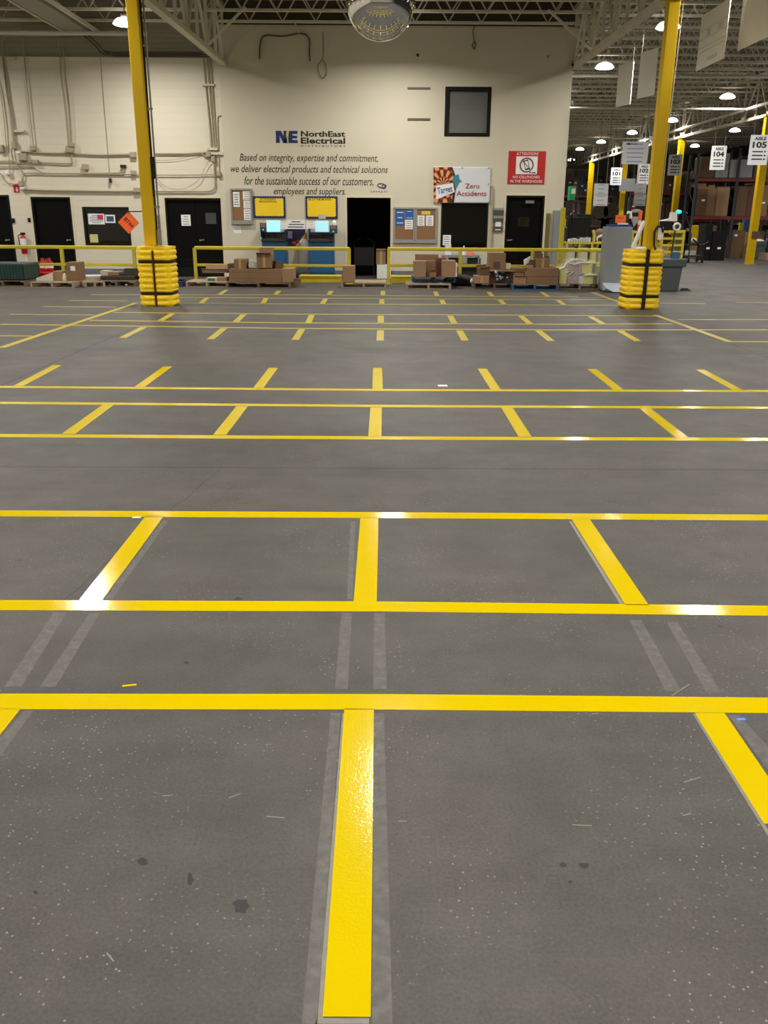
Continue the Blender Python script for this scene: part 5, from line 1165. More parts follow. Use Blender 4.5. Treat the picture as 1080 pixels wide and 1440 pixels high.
up_ = carton((688, 356, 711, 379.5), 21.55, .5, 'upright brown box with a dark grid print standing on the stack', CARD, None)
q = wr(694, 367, 704, 378, 21.54); mb = MB()
for i in range(5):
    for k in range(5): mb.box(q[0]+(q[1]-q[0])*i/5, q[0]+(q[1]-q[0])*(i+.6)/5, 21.538, 21.548, q[2]+(q[3]-q[2])*k/5, q[2]+(q[3]-q[2])*(k+.6)/5)
mb.build('printed_grid', mat('grid_ink', (60, 56, 66), .7), up_)
tag(MB().box(at(688, 380, 21.5).x, at(722, 380, 21.5).x, 21.45, 22.1, at(700, 381.5, 21.5).z, at(700, 379.5, 21.5).z).build('cardboard_sheet', CARD2), 'flat cardboard sheet under the upright box', 'cardboard')
t_ = carton((711, 370.5, 718, 378.5), 21.6, .25, 'small pale box beside the upright brown box', mat('pale_carton', (206, 190, 160), .7), None)
# --- P8
pallet(720, 784, 407.5, 'blue painted pallet under the long brown box', BLUEP, m2=mat('grey_boards', (120, 112, 104), .8, var=.2))
carton((741, 377, 785.5, 401.5), 21.3, .8, 'large long brown box on the right blue pallet', CARD, 'seam', z0=PH)
carton((721, 377.5, 742, 389), 21.7, .5, 'brown box behind the small open box on the right blue pallet', CARD, 'top', z0=PH+.25)
carton((723, 388.5, 740, 400.5), 21.3, .4, 'small open brown box left of the large long box', CARD2, None, z0=PH, flaps=.06)
carton((754, 363.5, 773, 377), 21.5, .45, 'brown box on top of the large long box', CARD, 'front')
carton((753, 356, 763.5, 364), 21.6, .3, 'small brown box, topmost of the right blue pallet stack', CARDD, None)
carton((768.5, 360, 772.5, 366), 21.55, .2, 'tiny dark box beside the topmost small box', CARDD, None)
t_ = carton((745, 365.5, 754, 374.5), 21.6, .4, 'narrow brown box left of the box on the long box', CARDD, None)
MBx = MB(); A = at(737, 369, 21.5); B = at(746, 364, 21.7); MBx.bar(A, B, .02, .12); tag(MBx.build('foam_strip', PAP), 'white strip sticking out left of the stacked boxes', 'strip')
MBx = MB(); MBx.bar(at(737, 375, 21.5), at(749, 374.5, 21.5), .25, .05); tag(MBx.build('cardboard_sheet', CARD2), 'small flat cardboard piece on the boxes left of the narrow box', 'cardboard')
# --- P9 wrapped pallet
pallet(784, 846, 407, 'pale pallet carrying the wrapped pink and yellow load', WOOD, d=1.1)
YW9 = 21.45
WR = mat('stretch_wrap', (226, 226, 224), .12, var=0, alpha=.24, bump=1.0, bs=9)
YPR = mat('yellow_print_carton', (232, 226, 90), .6, var=.15, vs=14); PKP = mat('pink_carton', (176, 136, 134), .7, var=.12)
carton((787, 377, 797, 400), YW9, .6, 'yellow and white carton at the left of the wrapped load', YPR, None, z0=PH)
carton((798, 388, 813, 400.5), YW9, .6, 'grey pink carton at the bottom of the wrapped load', PKP, 'seam', z0=PH)
carton((798, 372, 814, 388), YW9+.02, .6, 'grey pink carton stacked above the other in the wrapped load', PKP, 'seam')
carton((813.5, 388, 821, 400.5), YW9+.05, .5, 'narrow white carton in the middle of the wrapped load', PAP, None, z0=PH)
lo_ = carton((821.5, 385, 840.5, 400.5), YW9, .6, 'yellow printed carton at the lower right of the wrapped load', YPR, None, z0=PH)
hi_ = carton((819, 369, 838, 385), YW9+.02, .55, 'yellow printed carton at the upper right of the wrapped load', YPR, None)
for px, lab in (((833, 371, 837, 383), 'upper'), ((834, 388, 839.5, 399), 'lower')):
    q = wr(*px, YW9-.01); MB().box(q[0], q[1], YW9-.012, YW9-.003, q[2], q[3]).build('printed_panel', mat('green_print', (90, 110, 80), .6, var=.5, vs=30), hi_ if lab == 'upper' else lo_)
carton((814, 366, 820, 386), YW9+.1, .4, 'pale pink wrapped bundle between the two upper cartons', mat('pale_pink', (214, 190, 196), .6), None)
# wrap: draped shell
prof = [(785, 378), (793, 374), (797, 369), (803, 364.5), (815, 363.5), (830, 365), (838, 368), (840, 378), (842, 385), (842.5, 401)]
vs = []; pr2 = [(785.5, 401)]+prof
for dy, sc_ in ((-.04, 1.0), (.35, 1.015), (.75, 1.0)):
    for px, py in pr2: q = at(px, py, YW9); vs.append((q.x, YW9+dy, max(PH+.005, q.z*(sc_ if q.z > .3 else 1)+random.uniform(-.01, .01))))
k = len(pr2); mb = MB().add(vs, [(r*k+i, r*k+i+1, (r+1)*k+i+1, (r+1)*k+i) for r in range(2) for i in range(k-1)]+[tuple(range(k))], 0, True)
tag(mb.build('stretch_film', WR), 'clear stretch film wrapped over the pink and yellow cartons', 'film')
mb = MB()
for pts in (((797, 371), (803, 366), (815, 365), (826, 368)), ((796, 384), (802, 380), (798, 379)), ((786, 379), (793, 376), (797, 370)), ((800, 370), (808, 372), (817, 369), (829, 370)), ((798, 388), (806, 382), (797, 381)), ((820, 388), (829, 386), (838, 387))):
    P_ = [at(x, y, YW9-.05) for x, y in pts]; mb.tube(P_, [.012+.02*math.sin(math.pi*i/(len(P_)-1)) for i in range(len(P_))], 6)
tag(mb.build('film_folds', mat('film_fold', (232, 228, 226), .3, var=0)), 'bunched white folds of film on the wrapped load', 'film')

# ---------------------------------------------------------------- grey cabinet, bin
Yg = YF(870, 410); a = wr(851.5, 319, 886.5, 400, Yg); zt = at(870, 319, Yg).z
t = thing('grey_cabinet', ((a[0]+a[1])/2, Yg+.25, 0), 'tall flat grey steel cabinet left of the right column guard', 'cabinet')
MB().box(a[0], a[1], Yg, Yg+.5, .03, zt).build('cabinet_body', GRYL, t, .008)
MB().box(a[0]+.02, a[1]-.02, Yg+.02, Yg+.48, 0, .03).build('plinth', DRK, t)
mb = MB(); mb.add([(a[0]+.02, Yg-.28, .09), (a[1]-.02, Yg-.28, .09), (a[1]+.02, Yg-.01, .2), (a[0]-.02, Yg-.01, .2), (a[0]+.15, Yg-.4, .02), (a[1]-.15, Yg-.4, .02), (a[0], Yg-.01, .02), (a[1], Yg-.01, .02)], [(0, 1, 2, 3), (0, 4, 5, 1), (0, 3, 6, 4), (1, 5, 7, 2), (4, 6, 7, 5)])
tag(mb.build('white_tray', mat('white_tray', (190, 200, 214), .4)), 'white sloping plastic tray at the foot of the grey cabinet', 'tray')
mb = MB().box(a[0]+.05, a[1]-.02, Yg+.1, Yg+.4, zt, zt+.05); tag(mb.build('blue_folder', mat('blue_folder', (30, 70, 140), .5)), 'blue folder lying on top of the grey cabinet', 'folder')
tag(MB().box(a[0]+.3, a[1]-.1, Yg+.05, Yg+.3, zt+.05, zt+.08).build('paper_sheet', PAP), 'white papers lying on the blue folder', 'paper')
q = at(873.5, 308, Yg+.5); t = thing('aisle_marker', (q.x, Yg+.5, zt), 'orange rectangular marker standing on top of the grey cabinet', 'sign')
b_ = wr(865.5, 302.5, 880, 313.5, Yg+.5); b_ = (b_[0], b_[1], b_[2], b_[3])
MB().box(b_[0], b_[1], Yg+.495, Yg+.505, b_[2], b_[3]).build('marker_card', ORG, t); mb = MB(); text(mb, 'BT43', b_[0]+.05, b_[1]-.05, b_[2]+.1, b_[3]-.055, Yg+.494, bold=.03); mb.build('marker_letters', mat('marker_brown', (150, 50, 10), .6), t)
MB().tube([(b_[0]+.07, Yg+.49, zt-.1), (b_[0]+.07, Yg+.51, b_[2]+.02)], .012, 6).build('marker_stem', PAP, t)
# waste bin right
Yb = YF(945, 410); x0, x1, zb0, zb1 = wr(931, 363, 962, 409, Yb)
cx = (x0+x1)/2; hw = (x1-x0)/2; zt = at(950, 363, Yb).z
t = thing('waste_bin', (cx, Yb+.3, 0), 'dark grey square waste bin right of the right column guard', 'bin')
def taper(mb, cx, cy, w0, w1, z0, z1, d0=None, d1=None):
    d0 = d0 or w0; d1 = d1 or w1
    return mb.add([(cx+i*w0, cy+j*d0, z0) for i, j in ((-1, -1), (1, -1), (1, 1), (-1, 1))]+[(cx+i*w1, cy+j*d1, z1) for i, j in ((-1, -1), (1, -1), (1, 1), (-1, 1))], [(3, 2, 1, 0), (4, 5, 6, 7), (0, 1, 5, 4), (1, 2, 6, 5), (2, 3, 7, 6), (3, 0, 4, 7)])
BIN = mat('bin_grey', (72, 80, 80), .45, var=.05)
taper(MB(), cx-.02, Yb+.3, hw*.82, hw*.98, 0, zt-.15).build('bin_body', BIN, t, .02)
taper(MB(), cx-.0, Yb+.3, hw*1.12, hw*1.2, zt-.2, zt-.02).build('bin_rim', BIN, t, .02)
q = fl(963, 409); tag(taper(MB(), q.x, q.y+.1, .16, .07, 0, .06).build('rubber_foot', BLK, bevel=.01), 'black rubber wedge on the floor beside the waste bin', 'wedge')
q = at(949, 357, Yb+.3); tag(MB().box(q.x-.07, q.x+.09, Yb+.22, Yb+.36, zt-.02, zt+.13).build('blue_pack', mat('blue_pack', (50, 90, 130), .5, var=.3), bevel=.006), 'small blue pack standing on top of the waste bin', 'pack')
t = thing('mop_handle', (q.x, Yb+.42, 0.1), 'dark pole with a white ring end rising behind the waste bin', 'pole')
MB().tube([(q.x-.02, Yb+.62, .05), (q.x+.05, Yb+.62, at(951, 322, Yb+.62).z)], .02, 8).build('pole', DRK, t)
zz = at(952, 319, Yb+.62); MB().tube([(zz.x+.075*math.cos(2*math.pi*i/20), Yb+.62, zz.z+.075*math.sin(2*math.pi*i/20)) for i in range(20)], .025, 8, closed=True).build('ring_end', WHT, t)
# ---------------------------------------------------------------- hanging panels and aisle signs
PAN = mat('panel_grey', (240, 239, 233), .5, var=.03); PANP = mat('panel_print', (205, 204, 198), .5, var=.0)
def hpanel(tl, tr_, br, bl, Yl, Yr, label, marks=False):
    """panel hanging edge-on: left edge at depth Yl, right edge at Yr; keep both vertical edges plumb"""
    A, B = at(*bl, Yl), at(*br, Yr); zt = (at(*tl, Yl).z+at(*tr_, Yr).z)/2; zb = (A.z+B.z)/2
    t = thing('hanging_sign', ((A.x+B.x)/2, (A.y+B.y)/2, zb), label, 'hanging sign', 'grey panels hanging from the roof')
    d = Vector((B.x-A.x, B.y-A.y, 0)); L_ = d.length; u = d.normalized(); n = Vector((u.y, -u.x, 0))*-1; n = n if n.dot(Vector((-1, -1, 0))) > 0 else -n
    P_ = lambda s, z, o=0: Vector((A.x, A.y, 0))+u*s+Vector((0, 0, z))+n*o
    def slab(s0, s1, z0, z1, o0, o1, mb): return mb.add([P_(s0, z0, o0), P_(s1, z0, o0), P_(s1, z1, o0), P_(s0, z1, o0), P_(s0, z0, o1), P_(s1, z0, o1), P_(s1, z1, o1), P_(s0, z1, o1)], [(3, 2, 1, 0), (4, 5, 6, 7), (0, 1, 5, 4), (1, 2, 6, 5), (2, 3, 7, 6), (3, 0, 4, 7)])
    slab(0, L_, zb, zt, 0, .015, MB()).build('panel_board', PAN, t)
    if marks:
        mb = MB(); h = zt-zb
        for z in (.30, .38, .53, .7): slab(.03*L_, .97*L_, zb+h*z, zb+h*z+.015, .0155, .018, mb)
        slab(.28*L_, .42*L_, zb+h*.56, zb+h*.68, .0155, .018, mb); slab(.68*L_, .85*L_, zb+h*.56, zb+h*.68, .0155, .018, mb); slab(.4*L_, .75*L_, zb+h*.1, zb+h*.16, .0155, .018, mb)
        mb.build('faint_print', PANP, t)
    mb = MB()
    for s in (.05*L_, .95*L_): q = P_(s, zt-.02, .007); mb.tube([q, Vector((q.x, q.y, ZC-.06))], .006, 5)
    mb.build('hanging_wire', GAL, t)
hpanel((867.5, 95), (888, 82.5), (886.7, 145.5), (866, 152), 24.2, 23.5, 'small grey hanging panel nearest the wall end')
hpanel((899.6, 77), (923, 64), (920.4, 131.6), (896, 141), 22.8, 22.1, 'grey hanging panel second from the wall end, left of the column')
hpanel((982.4, 20), (1021, 0), (1018.6, 82.5), (979.3, 100), 18.9, 17.4, 'long grey hanging panel with faint rows of print right of the column', True)
hpanel((1039, -14), (1095, -42), (1092, 46), (1037.5, 72), 17.3, 15.7, 'large plain grey hanging panel at the top right corner')
AS = mat('aisle_sign_white', (206, 208, 212), .5, var=.03)
def asign(px, py, Y, num, label, w_=.6, h_=.9):
    c = at(px, py, Y); t = thing('aisle_sign', (c.x, Y, c.z-h_/2), label, 'aisle sign', None)
    x0, x1, z0, z1 = c.x-w_/2, c.x+w_/2, c.z-h_/2, c.z+h_/2
    MB().box(x0, x1, Y, Y+.02, z0, z1).build('sign_board', AS, t)
    mb = MB(); text(mb, 'AISLE', x0+.14, x1-.12, z1-.17, z1-.06, Y-.001, bold=.04); text(mb, num, x0+.1, x1-.08, z1-.41, z1-.21, Y-.001, bold=.04); mb.build('sign_letters', INKB, t)
    mb = MB()
    for k in range(3):
        z = z1-.5-.12*k; mb.box(x0+.12, x1-.18, Y-.004, Y, z-.045, z-.005).add([(x1-.14, Y-.004, z-.06), (x1-.05, Y-.004, z-.025), (x1-.14, Y-.004, z+.01)], [(0, 1, 2)])
    mb.build('row_arrows', INKB, t)
    MB().tube([(x0+.1, Y+.01, z1-.01), (x0+.1, Y+.01, 6.2)], .008, 5).tube([(x1-.1, Y+.01, z1-.01), (x1-.1, Y+.01, 6.2)], .008, 5).build('hanging_wire', GAL, t)
    return t
asign(866.5, 248, 51, '101', 'smallest and leftmost numbered aisle sign, reading 101')
asign(905, 245, 46.5, '102', 'aisle sign reading 102, just left of the right foreground column', .62, .95)
asign(949, 232, 42.5, '103', 'hanging aisle sign reading 103, just right of the column')
asign(1010, 222, 37.5, '104', 'dim aisle sign reading 104 in front of the wrapped loads')
asign(1067, 211, 32.0, '105', 'hanging aisle sign reading 105 near the right edge', .66, .95)
def psign(px, Y, label, name='hanging_sign', m=None, rows=5, ink=None, cat='hanging sign', wires=True):
    a = wr(*px, Y); t = thing(name, ((a[0]+a[1])/2, Y, a[2]), label, cat)
    MB().box(a[0], a[1], Y, Y+.02, a[2], a[3]).build('sign_board', m or AS, t)
    mb = MB(); h = a[3]-a[2]; w_ = a[1]-a[0]
    for i in range(rows):
        z = a[3]-h*(.12+.76*i/max(1, rows-1)); l = w_*random.uniform(.4, .75); mb.box((a[0]+a[1]-l)/2, (a[0]+a[1]+l)/2, Y-.004, Y, z-h*.018, z+h*.018)
    mb.build('printed_lines', ink or mat('sign_blue_print', (120, 134, 176), .6), t)
    if wires: MB().tube([(a[0]+.1, Y+.01, a[3]-.01), (a[0]+.1, Y+.01, 6.2)], .008, 5).tube([(a[1]-.1, Y+.01, a[3]-.01), (a[1]-.1, Y+.01, 6.2)], .008, 5).build('hanging_wire', GAL, t)
    return t, a
t, a = psign((875.5, 199, 910.5, 231), 33, 'large white hanging sign with blue print left of the right column')
w_, h = a[1]-a[0], a[3]-a[2]
mb = MB(); text(mb, 'NE', a[0]+.12*w_, a[0]+.28*w_, a[3]-.15*h, a[3]-.06*h, 32.999, bold=.06); text(mb, 'NorthEast', a[0]+.31*w_, a[0]+.55*w_, a[3]-.14*h, a[3]-.07*h, 32.999, bold=.02); mb.build('sign_letters', INKB, t)
psign((835.5, 258, 855.5, 273.5), 40, 'upper grey sheet of the double sign near the wall end', rows=3, ink=INK)
psign((834.5, 274, 854.5, 289.5), 40, 'lower grey sheet of the double sign near the wall end', rows=3, ink=INK)
DGS = mat('sign_mid_grey', (120, 120, 120), .6)  # plain mid grey for three of the boards below
psign((871, 251, 893, 269), 52, 'dim grey board behind the far yellow column', m=DGS, rows=0)
psign((892.5, 258, 909, 272.5), 45, 'dim grey sheet left of the right column, upper one', m=DGS, rows=3, ink=INK)
psign((891.5, 273.5, 908, 289.5), 45, 'dim grey sheet left of the right column, lower one', m=DGS, rows=3, ink=INK)

# ---------------------------------------------------------------- racking with stock, far right
PB_ = mat('rack_blue_grey', (44, 52, 62), .5); PO = mat('rack_beam_red', (120, 40, 30), .5)
SHW = mat('shrink_grey', (150, 152, 156), .15, var=.2, vs=3, bump=1, bs=4)
def rack(x0, y, nb, bw, levels, zt, label, d=1.1):
    t = thing('pallet_rack', (x0+nb*bw/2, y+d/2, 0), label, 'rack', 'pallet racks in the warehouse')
    for i in range(nb+1):
        x = x0+i*bw
        mb = MB()
        for yy in (y, y+d): mb.box(x-.05, x+.05, yy-.04, yy+.04, 0, zt)
        for k in range(int(zt/1.0)): mb.bar((x, y, .2+k), (x, y+d, 1.0+k), .03)
        mb.build('upright_frame', PB_, t)
    for z in levels:
        mb = MB()
        for yy in (y, y+d): mb.box(x0, x0+nb*bw, yy-.03, yy+.03, z-.12, z)
        mb.build('shelf_beams', PO, t)
        MB().box(x0+.05, x0+nb*bw-.05, y, y+d, z, z+.02).build('wire_deck', DRK, t)
    return t
def stock(x0, x1, y, z, hmax, label, grp, n=3, ms=(CARD, CARDD, CARD2), hmin=.5):
    x = x0; i = 0
    while x < x1-.2:
        w_ = random.uniform(.3, .62); w_ = min(w_, x1-x); h = random.uniform(hmin, 1)*hmax
        if w_ < .2: break
        yy = y+random.uniform(0, .12); b_ = tag(MB().box(x, x+w_-.03, yy, y+.85, z, z+h).build('stock_box', random.choice(ms), bevel=.006), label, 'box', grp)
        if random.random() < .4:
            u = random.uniform(.1, .5)*w_; v = z+h*random.uniform(.3, .8); MB().box(x+u, x+u+.14, yy-.004, yy, v, v+.08).build('carton_label', PAP, b_); x += w_; i += 1
Yk = 40; xa = at(974, 300, Yk).x
rack(xa, Yk, 2, 1.75, [1.75, 3.3], 4.3, 'pallet rack with brown boxes behind aisle sign 104')
g = 'boxes on the rack behind aisle sign 104'
stock(xa+.1, xa+1.7, Yk, 1.77, 1.35, 'brown carton on the middle shelf of the rack behind aisle sign 104', g, hmin=.75)
stock(xa+1.85, xa+3.45, Yk, 1.77, 1.3, 'brown carton on the middle shelf of the rack behind aisle sign 104', g, ms=(CARDD, CARD, mat('card_deep_brown', (84, 60, 48), .85)), hmin=.8)
g = 'wrapped loads on the top shelf'
for k, (u0, u1, h, m, lab) in enumerate([(.15, .75, .85, CARDD, 'brown load with a white edge at the left of the top rack shelf'), (.8, 1.35, 1.0, SHW, 'shiny wrapped pale load on the top rack shelf behind aisle sign 104'), (1.4, 2.4, .75, SHW, 'wrapped grey load right of aisle sign 104 on the top shelf'), (2.45, 3.4, .9, mat('wrapped_dark', (90, 80, 72), .3, var=.3, bump=.8, bs=4), 'dark wrapped load at the right of the top shelf')]):
    tag(MB().box(xa+u0, xa+u1, Yk+.05, Yk+.95, 3.32, 3.32+h).build('wrapped_load', m, bevel=.04), lab, 'wrapped load', g)
# lower level: carts, crates, bins
g = 'boxes under the rack behind aisle sign 104'
stock(xa+.1, xa+1.2, Yk+.1, 0, 1.4, 'brown carton standing on the floor under the rack', g, hmin=.6)
stock(xa+1.9, xa+3.4, Yk+.1, 0, 1.2, 'brown carton standing on the floor under the rack', g, ms=(CARDD, CARD), hmin=.6)
xb = at(1031, 300, 44).x
rack(xb, 44, 2, 2.6, [1.5, 2.6, 3.7], 4.8, 'dark rack with red beams behind aisle sign 105')
g = 'small items on the red rack'
for z in (0, 1.52, 2.62, 3.72):
    stock(xb+.1, xb+5.1, 44, z, .8 if z else 1.2, 'dark carton on the rack with red beams behind aisle sign 105', g, ms=(CARDD, mat('dark_red_box', (96, 36, 30), .7), DRK, mat('grey_box', (120, 116, 110), .7)))
for k in range(8): x = xb+.25+k*.5; tag(MB().box(x, x+.13, 43.93, 43.96, 1.4, 1.47).build('shelf_label', PAP), 'tiny white label on the beam of the red rack', 'label', 'labels on the red rack beam')
# dark back racks across the warehouse, behind the signs
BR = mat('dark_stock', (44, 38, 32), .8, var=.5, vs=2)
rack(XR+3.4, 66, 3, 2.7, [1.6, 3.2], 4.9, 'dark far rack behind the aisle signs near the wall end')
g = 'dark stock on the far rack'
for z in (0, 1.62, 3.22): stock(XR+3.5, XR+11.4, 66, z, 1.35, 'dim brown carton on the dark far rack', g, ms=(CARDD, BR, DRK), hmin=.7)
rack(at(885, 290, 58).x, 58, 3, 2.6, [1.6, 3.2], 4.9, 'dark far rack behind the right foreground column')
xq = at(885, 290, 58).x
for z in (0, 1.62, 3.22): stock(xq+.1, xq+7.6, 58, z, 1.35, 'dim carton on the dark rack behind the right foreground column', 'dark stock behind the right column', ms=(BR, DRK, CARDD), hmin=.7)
for px, py in ((843, 298), (858, 297)):
    q = at(px, py, 50); tag(MB().lathe([(.42, -.25), (.42, .25)], (q.x, 50, q.z), 24, M=Matrix.Rotation(math.pi/2, 4, 'X')).box(q.x-.5, q.x+.5, 49.75, 50.25, 0, q.z-.35).build('cable_reel', mat('reel_wood', (52, 46, 32), .8, var=.3)), 'dim wooden cable reel below the double sign, %s one' % ('left' if px < 850 else 'right'), 'cable reel', 'cable reels')
# green box on a wall bracket, near the wall end
Y = 44.; a = wr(800, 262, 809, 282, Y)
quickbox('wall_shelf', (at(794, 284, Y).x, at(822, 284, Y).x, Y-.2, Y+.4, at(808, 285, Y).z, at(808, 283, Y).z), DRK, 'dark shelf holding the green box near the wall end', 'shelf')
ff = at(812, 310, Y); 
t = thing('shelf_stand', (ff.x, Y+.1, 0), 'pair of dark uprights carrying the shelf near the wall end', 'stand')
for s in (-.12, .12): MB().box(ff.x+s-.03, ff.x+s+.03, Y+.05, Y+.15, 0, at(808, 285, Y).z).build('upright', DRK, t)
t = thing('green_box', ((a[0]+a[1])/2, Y, a[2]), 'green machine standing on the dark shelf near the wall end', 'machine')
MB().box(a[0], a[1], Y-.1, Y+.3, a[2], a[3]).build('machine_body', mat('machine_green', (36, 150, 90), .4, var=.25), t, .02); MB().box(a[0]+.1, a[1]-.02, Y-.11, Y-.1, a[2]+.3, a[3]-.1).build('front_plate', WHT, t)
pf = wr(812, 302, 823, 318, 38); tag(MB().box(pf[0], pf[1], 38, 38.1, pf[2], pf[3]).box((pf[0]+pf[1])/2-.02, (pf[0]+pf[1])/2+.02, 38.02, 38.08, 0, pf[2]).build('panel_board', GRYL), 'pale upright board near the foot of the first far column', 'board')
MB().box(XR, at(830, 290, 70).x, 70, 70.2, 0, 5.2).build('wall_partition', CREAM, kind='structure')

# ---------------------------------------------------------------- packing benches and gear right of the wall
def bench(px, Y, d, label, m=YELR, legs=3, shelf=True, th=.06):
    a = wr(px[0], px[1], px[2], px[1]+3, Y); z = a[3]
    t = thing('packing_bench', ((a[0]+a[1])/2, Y+d/2, 0), label, 'bench', None)
    MB().box(a[0], a[1], Y, Y+d, z-th, z).build('benchtop', m, t, .006)
    for i in range(legs):
        x = a[0]+.04+(a[1]-a[0]-.08)*i/(legs-1)
        for yy in (Y+.04, Y+d-.04): MB().box(x-.03, x+.03, yy-.03, yy+.03, 0, z-th).build('leg', m, t)
    if shelf: MB().box(a[0]+.02, a[1]-.02, Y+.05, Y+d-.05, .28, .33).build('lower_shelf', m, t)
    return a, z
a, z = bench((796, 340.5, 853), 27.5, 1.0, 'yellow framed bench behind the wrapped load, piled with black gear', legs=4)
g = 'white boxes under the yellow bench'
for k, px in enumerate(((794, 808), (810.5, 826), (829, 838))):
    x0, x1 = at(px[0], 350, 27.8).x, at(px[1], 350, 27.8).x
    tag(MB().box(x0, x1, 27.7, 28.3, .33, z-.14).build('white_box', mat('white_box', (206, 204, 190), .7, var=.08), bevel=.006), 'white box under the yellow bench, %s' % ('left one', 'middle one', 'right one')[k], 'box', g)
g = 'black gear piled on the yellow bench'
rng_ = random.Random(3)
for k in range(22):
    px = 799+rng_.random()*32; h = .12+rng_.random()*(.75 if px < 818 else .35); q = at(px, 340, 27.8+rng_.random()*.4); s = .1+rng_.random()*.14
    m = [BLK, DRK, BLKF, BLK, GRY][k % 5]
    tag(MB().box(q.x-s, q.x+s, q.y-s*.8, q.y+s*.8, z+.0, z+h).build('equipment_case', m, bevel=.01), 'small black equipment case in the pile on the yellow bench', 'equipment', g)
for k in range(9):
    px = 801+k*3.4; q = at(px, 336, 27.55); h = .04+.05*rng_.random()
    tag(MB().box(q.x-.05, q.x+.05, 27.52, 27.6, z, z+h+.04).build('white_carton', WHT, bevel=.004), 'tiny white item along the front of the yellow bench', 'item', 'white items on the yellow bench')
t = thing('black_machine', (at(808, 320, 28.6).x, 28.6, z), 'spidery black machine with arms behind the bench pile', 'machine')
q = at(808, 318, 28.6); MB().box(q.x-.3, q.x+.2, 28.4, 28.8, z, z+.42).box(q.x-.12, q.x+.28, 28.45, 28.75, z+.42, z+.62).build('machine_body', BLK, t, .04)
mb = MB()
for k in range(6):
    an = k*.6+.2; mb.tube([(q.x, 28.6, z+.45), (q.x+.35*math.cos(an), 28.5, z+.6+.25*math.sin(an)), (q.x+.5*math.cos(an), 28.4, z+.35+.45*math.sin(an))], .03, 6)
mb.build('machine_arms', DRK, t)
q = at(846, 331, 27.6)
tag(MB().sphere((at(843, 331, 27.8).x, 27.8, z+.2), .19, 14, sc=(1, .7, 1)).build('tan_bundle', mat('tan_bundle', (120, 100, 70), .8, bump=1, bs=12)), 'tan round bundle on the right end of the yellow bench', 'bundle')
tag(MB().box(q.x+.05, q.x+.33, 27.6, 27.9, z+.02, z+.3).build('blue_box', mat('deep_blue', (20, 40, 120), .5), bevel=.01), 'deep blue box on the bench beside the grey cabinet', 'box')
A = at(839.5, 339, 27.5); B = at(847, 331, 27.5); tag(MB().tube([A, A+Vector((0, 0, .1)), (A+B)/2+Vector((0, 0, .05)), B], [.02, .03, .035, .03], 8).build('white_nozzle', WHT), 'white curved nozzle lying on the right end of the yellow bench', 'nozzle')
q = at(835.5, 333, 27.55); tag(MB().tube([(q.x, 27.55, z), (q.x, 27.55, z+.18), (q.x-.04, 27.55, z+.34)], .045, 8).build('yellow_bottle', mat('pale_yellow', (210, 190, 90), .5)), 'pale yellow bottle on the yellow bench', 'bottle')
# yellow slatted shelving units either side of the column
def ybench(px0, py0, px1, py1, Y, label, n=4):
    a = wr(px0, py0, px1, py1, Y); t = thing('yellow_rack', ((a[0]+a[1])/2, Y, 0), label, 'rack')
    for x in (a[0]+.04, a[1]-.04): MB().box(x-.04, x+.04, Y-.03, Y+.9, 0, a[3]).build('end_frame', YELR, t)
    for i in range(n):
        z = a[3]-.06-(a[3]-.3)*i/(n); mb = MB().box(a[0], a[1], Y-.05, Y-.02, z-.04, z+.04).box(a[0], a[1], Y, Y+.9, z-.03, z-.01); mb.build('shelf', YELR, t)
    return a
a = ybench(929, 323.5, 962, 353, 33.5, 'yellow slatted rack right of the right column'); z = a[3]
a2 = ybench(887, 324, 901, 353, 33.5, 'yellow slatted rack seen between grey cabinet and right column'); z2 = a2[3]
q = at(936, 318, 33.6); t = thing('office_printer', (q.x, 33.8, z), 'black and white printer on the yellow rack right of the column', 'printer')
MB().box(q.x-.28, q.x+.3, 33.6, 34.1, z, z+.3).build('printer_body', BLK, t, .02); MB().prism([(q.x-.26, 33.58, z+.31), (q.x+.4, 33.58, z+.31), (q.x+.36, 33.58, z+.62), (q.x+.22, 33.58, z+.62), (q.x+.2, 33.58, z+.4)], (0, .4, 0)).build('printer_lid', WHT, t)
q = at(938, 332, 33.4); tag(MB().sphere((q.x, 33.8, z-.3), .25, 12, sc=(1.3, .8, .8)).build('brown_sack', mat('sack_brown', (110, 84, 44), .9, bump=1, bs=10)), 'brown sack slumped against the yellow rack right of the column', 'sack')
q = at(892, 313, 33.6); t = thing('black_tarp_stand', (q.x, 33.6, z2), 'black cover with a pale diamond patch on the rack left of the column', 'cover')
MB().box(q.x-.24, q.x+.24, 33.6, 34.0, z2, z2+.62).build('cover', BLKF, t, .03); o = at(893, 309.5, 33.5); s = .17
MB().prism([(o.x-s, 33.59, o.z+.12), (o.x+s, 33.59, o.z+.12), (o.x+s*1.1, 33.59, o.z+.02), (o.x, 33.59, o.z-.24)], (0, -.01, 0)).build('patch', mat('patch_grey', (160, 160, 154), .6), t)
tag(MB().sphere((q.x+.1, 33.8, z2+.62), .2, 12, z0=0, sc=(1.2, 1, .6)).build('grey_roll', mat('grey_roll', (130, 128, 122), .6, bump=.8, bs=10)), 'crumpled grey roll on top of the black cover', 'roll')
tag(MB().tube([at(882, 299, 33.4), at(886.5, 299.5, 33.4), at(887, 307, 33.4)], .06, 8).build('white_pipe_elbow', WHT), 'white bent pipe beside the orange marker', 'pipe')
q = at(902, 307, 33.4); t = thing('orange_white_roll', (q.x, 33.6, z2), 'orange and white upright roll just left of the right column', 'roll'); MB().lathe([(.07, 0), (.07, .7)], (q.x, 33.6, z2), 14).build('roll_body', ORG, t); MB().lathe([(.072, .2), (.072, .34)], (q.x, 33.6, z2), 14).build('white_band', WHT, t)
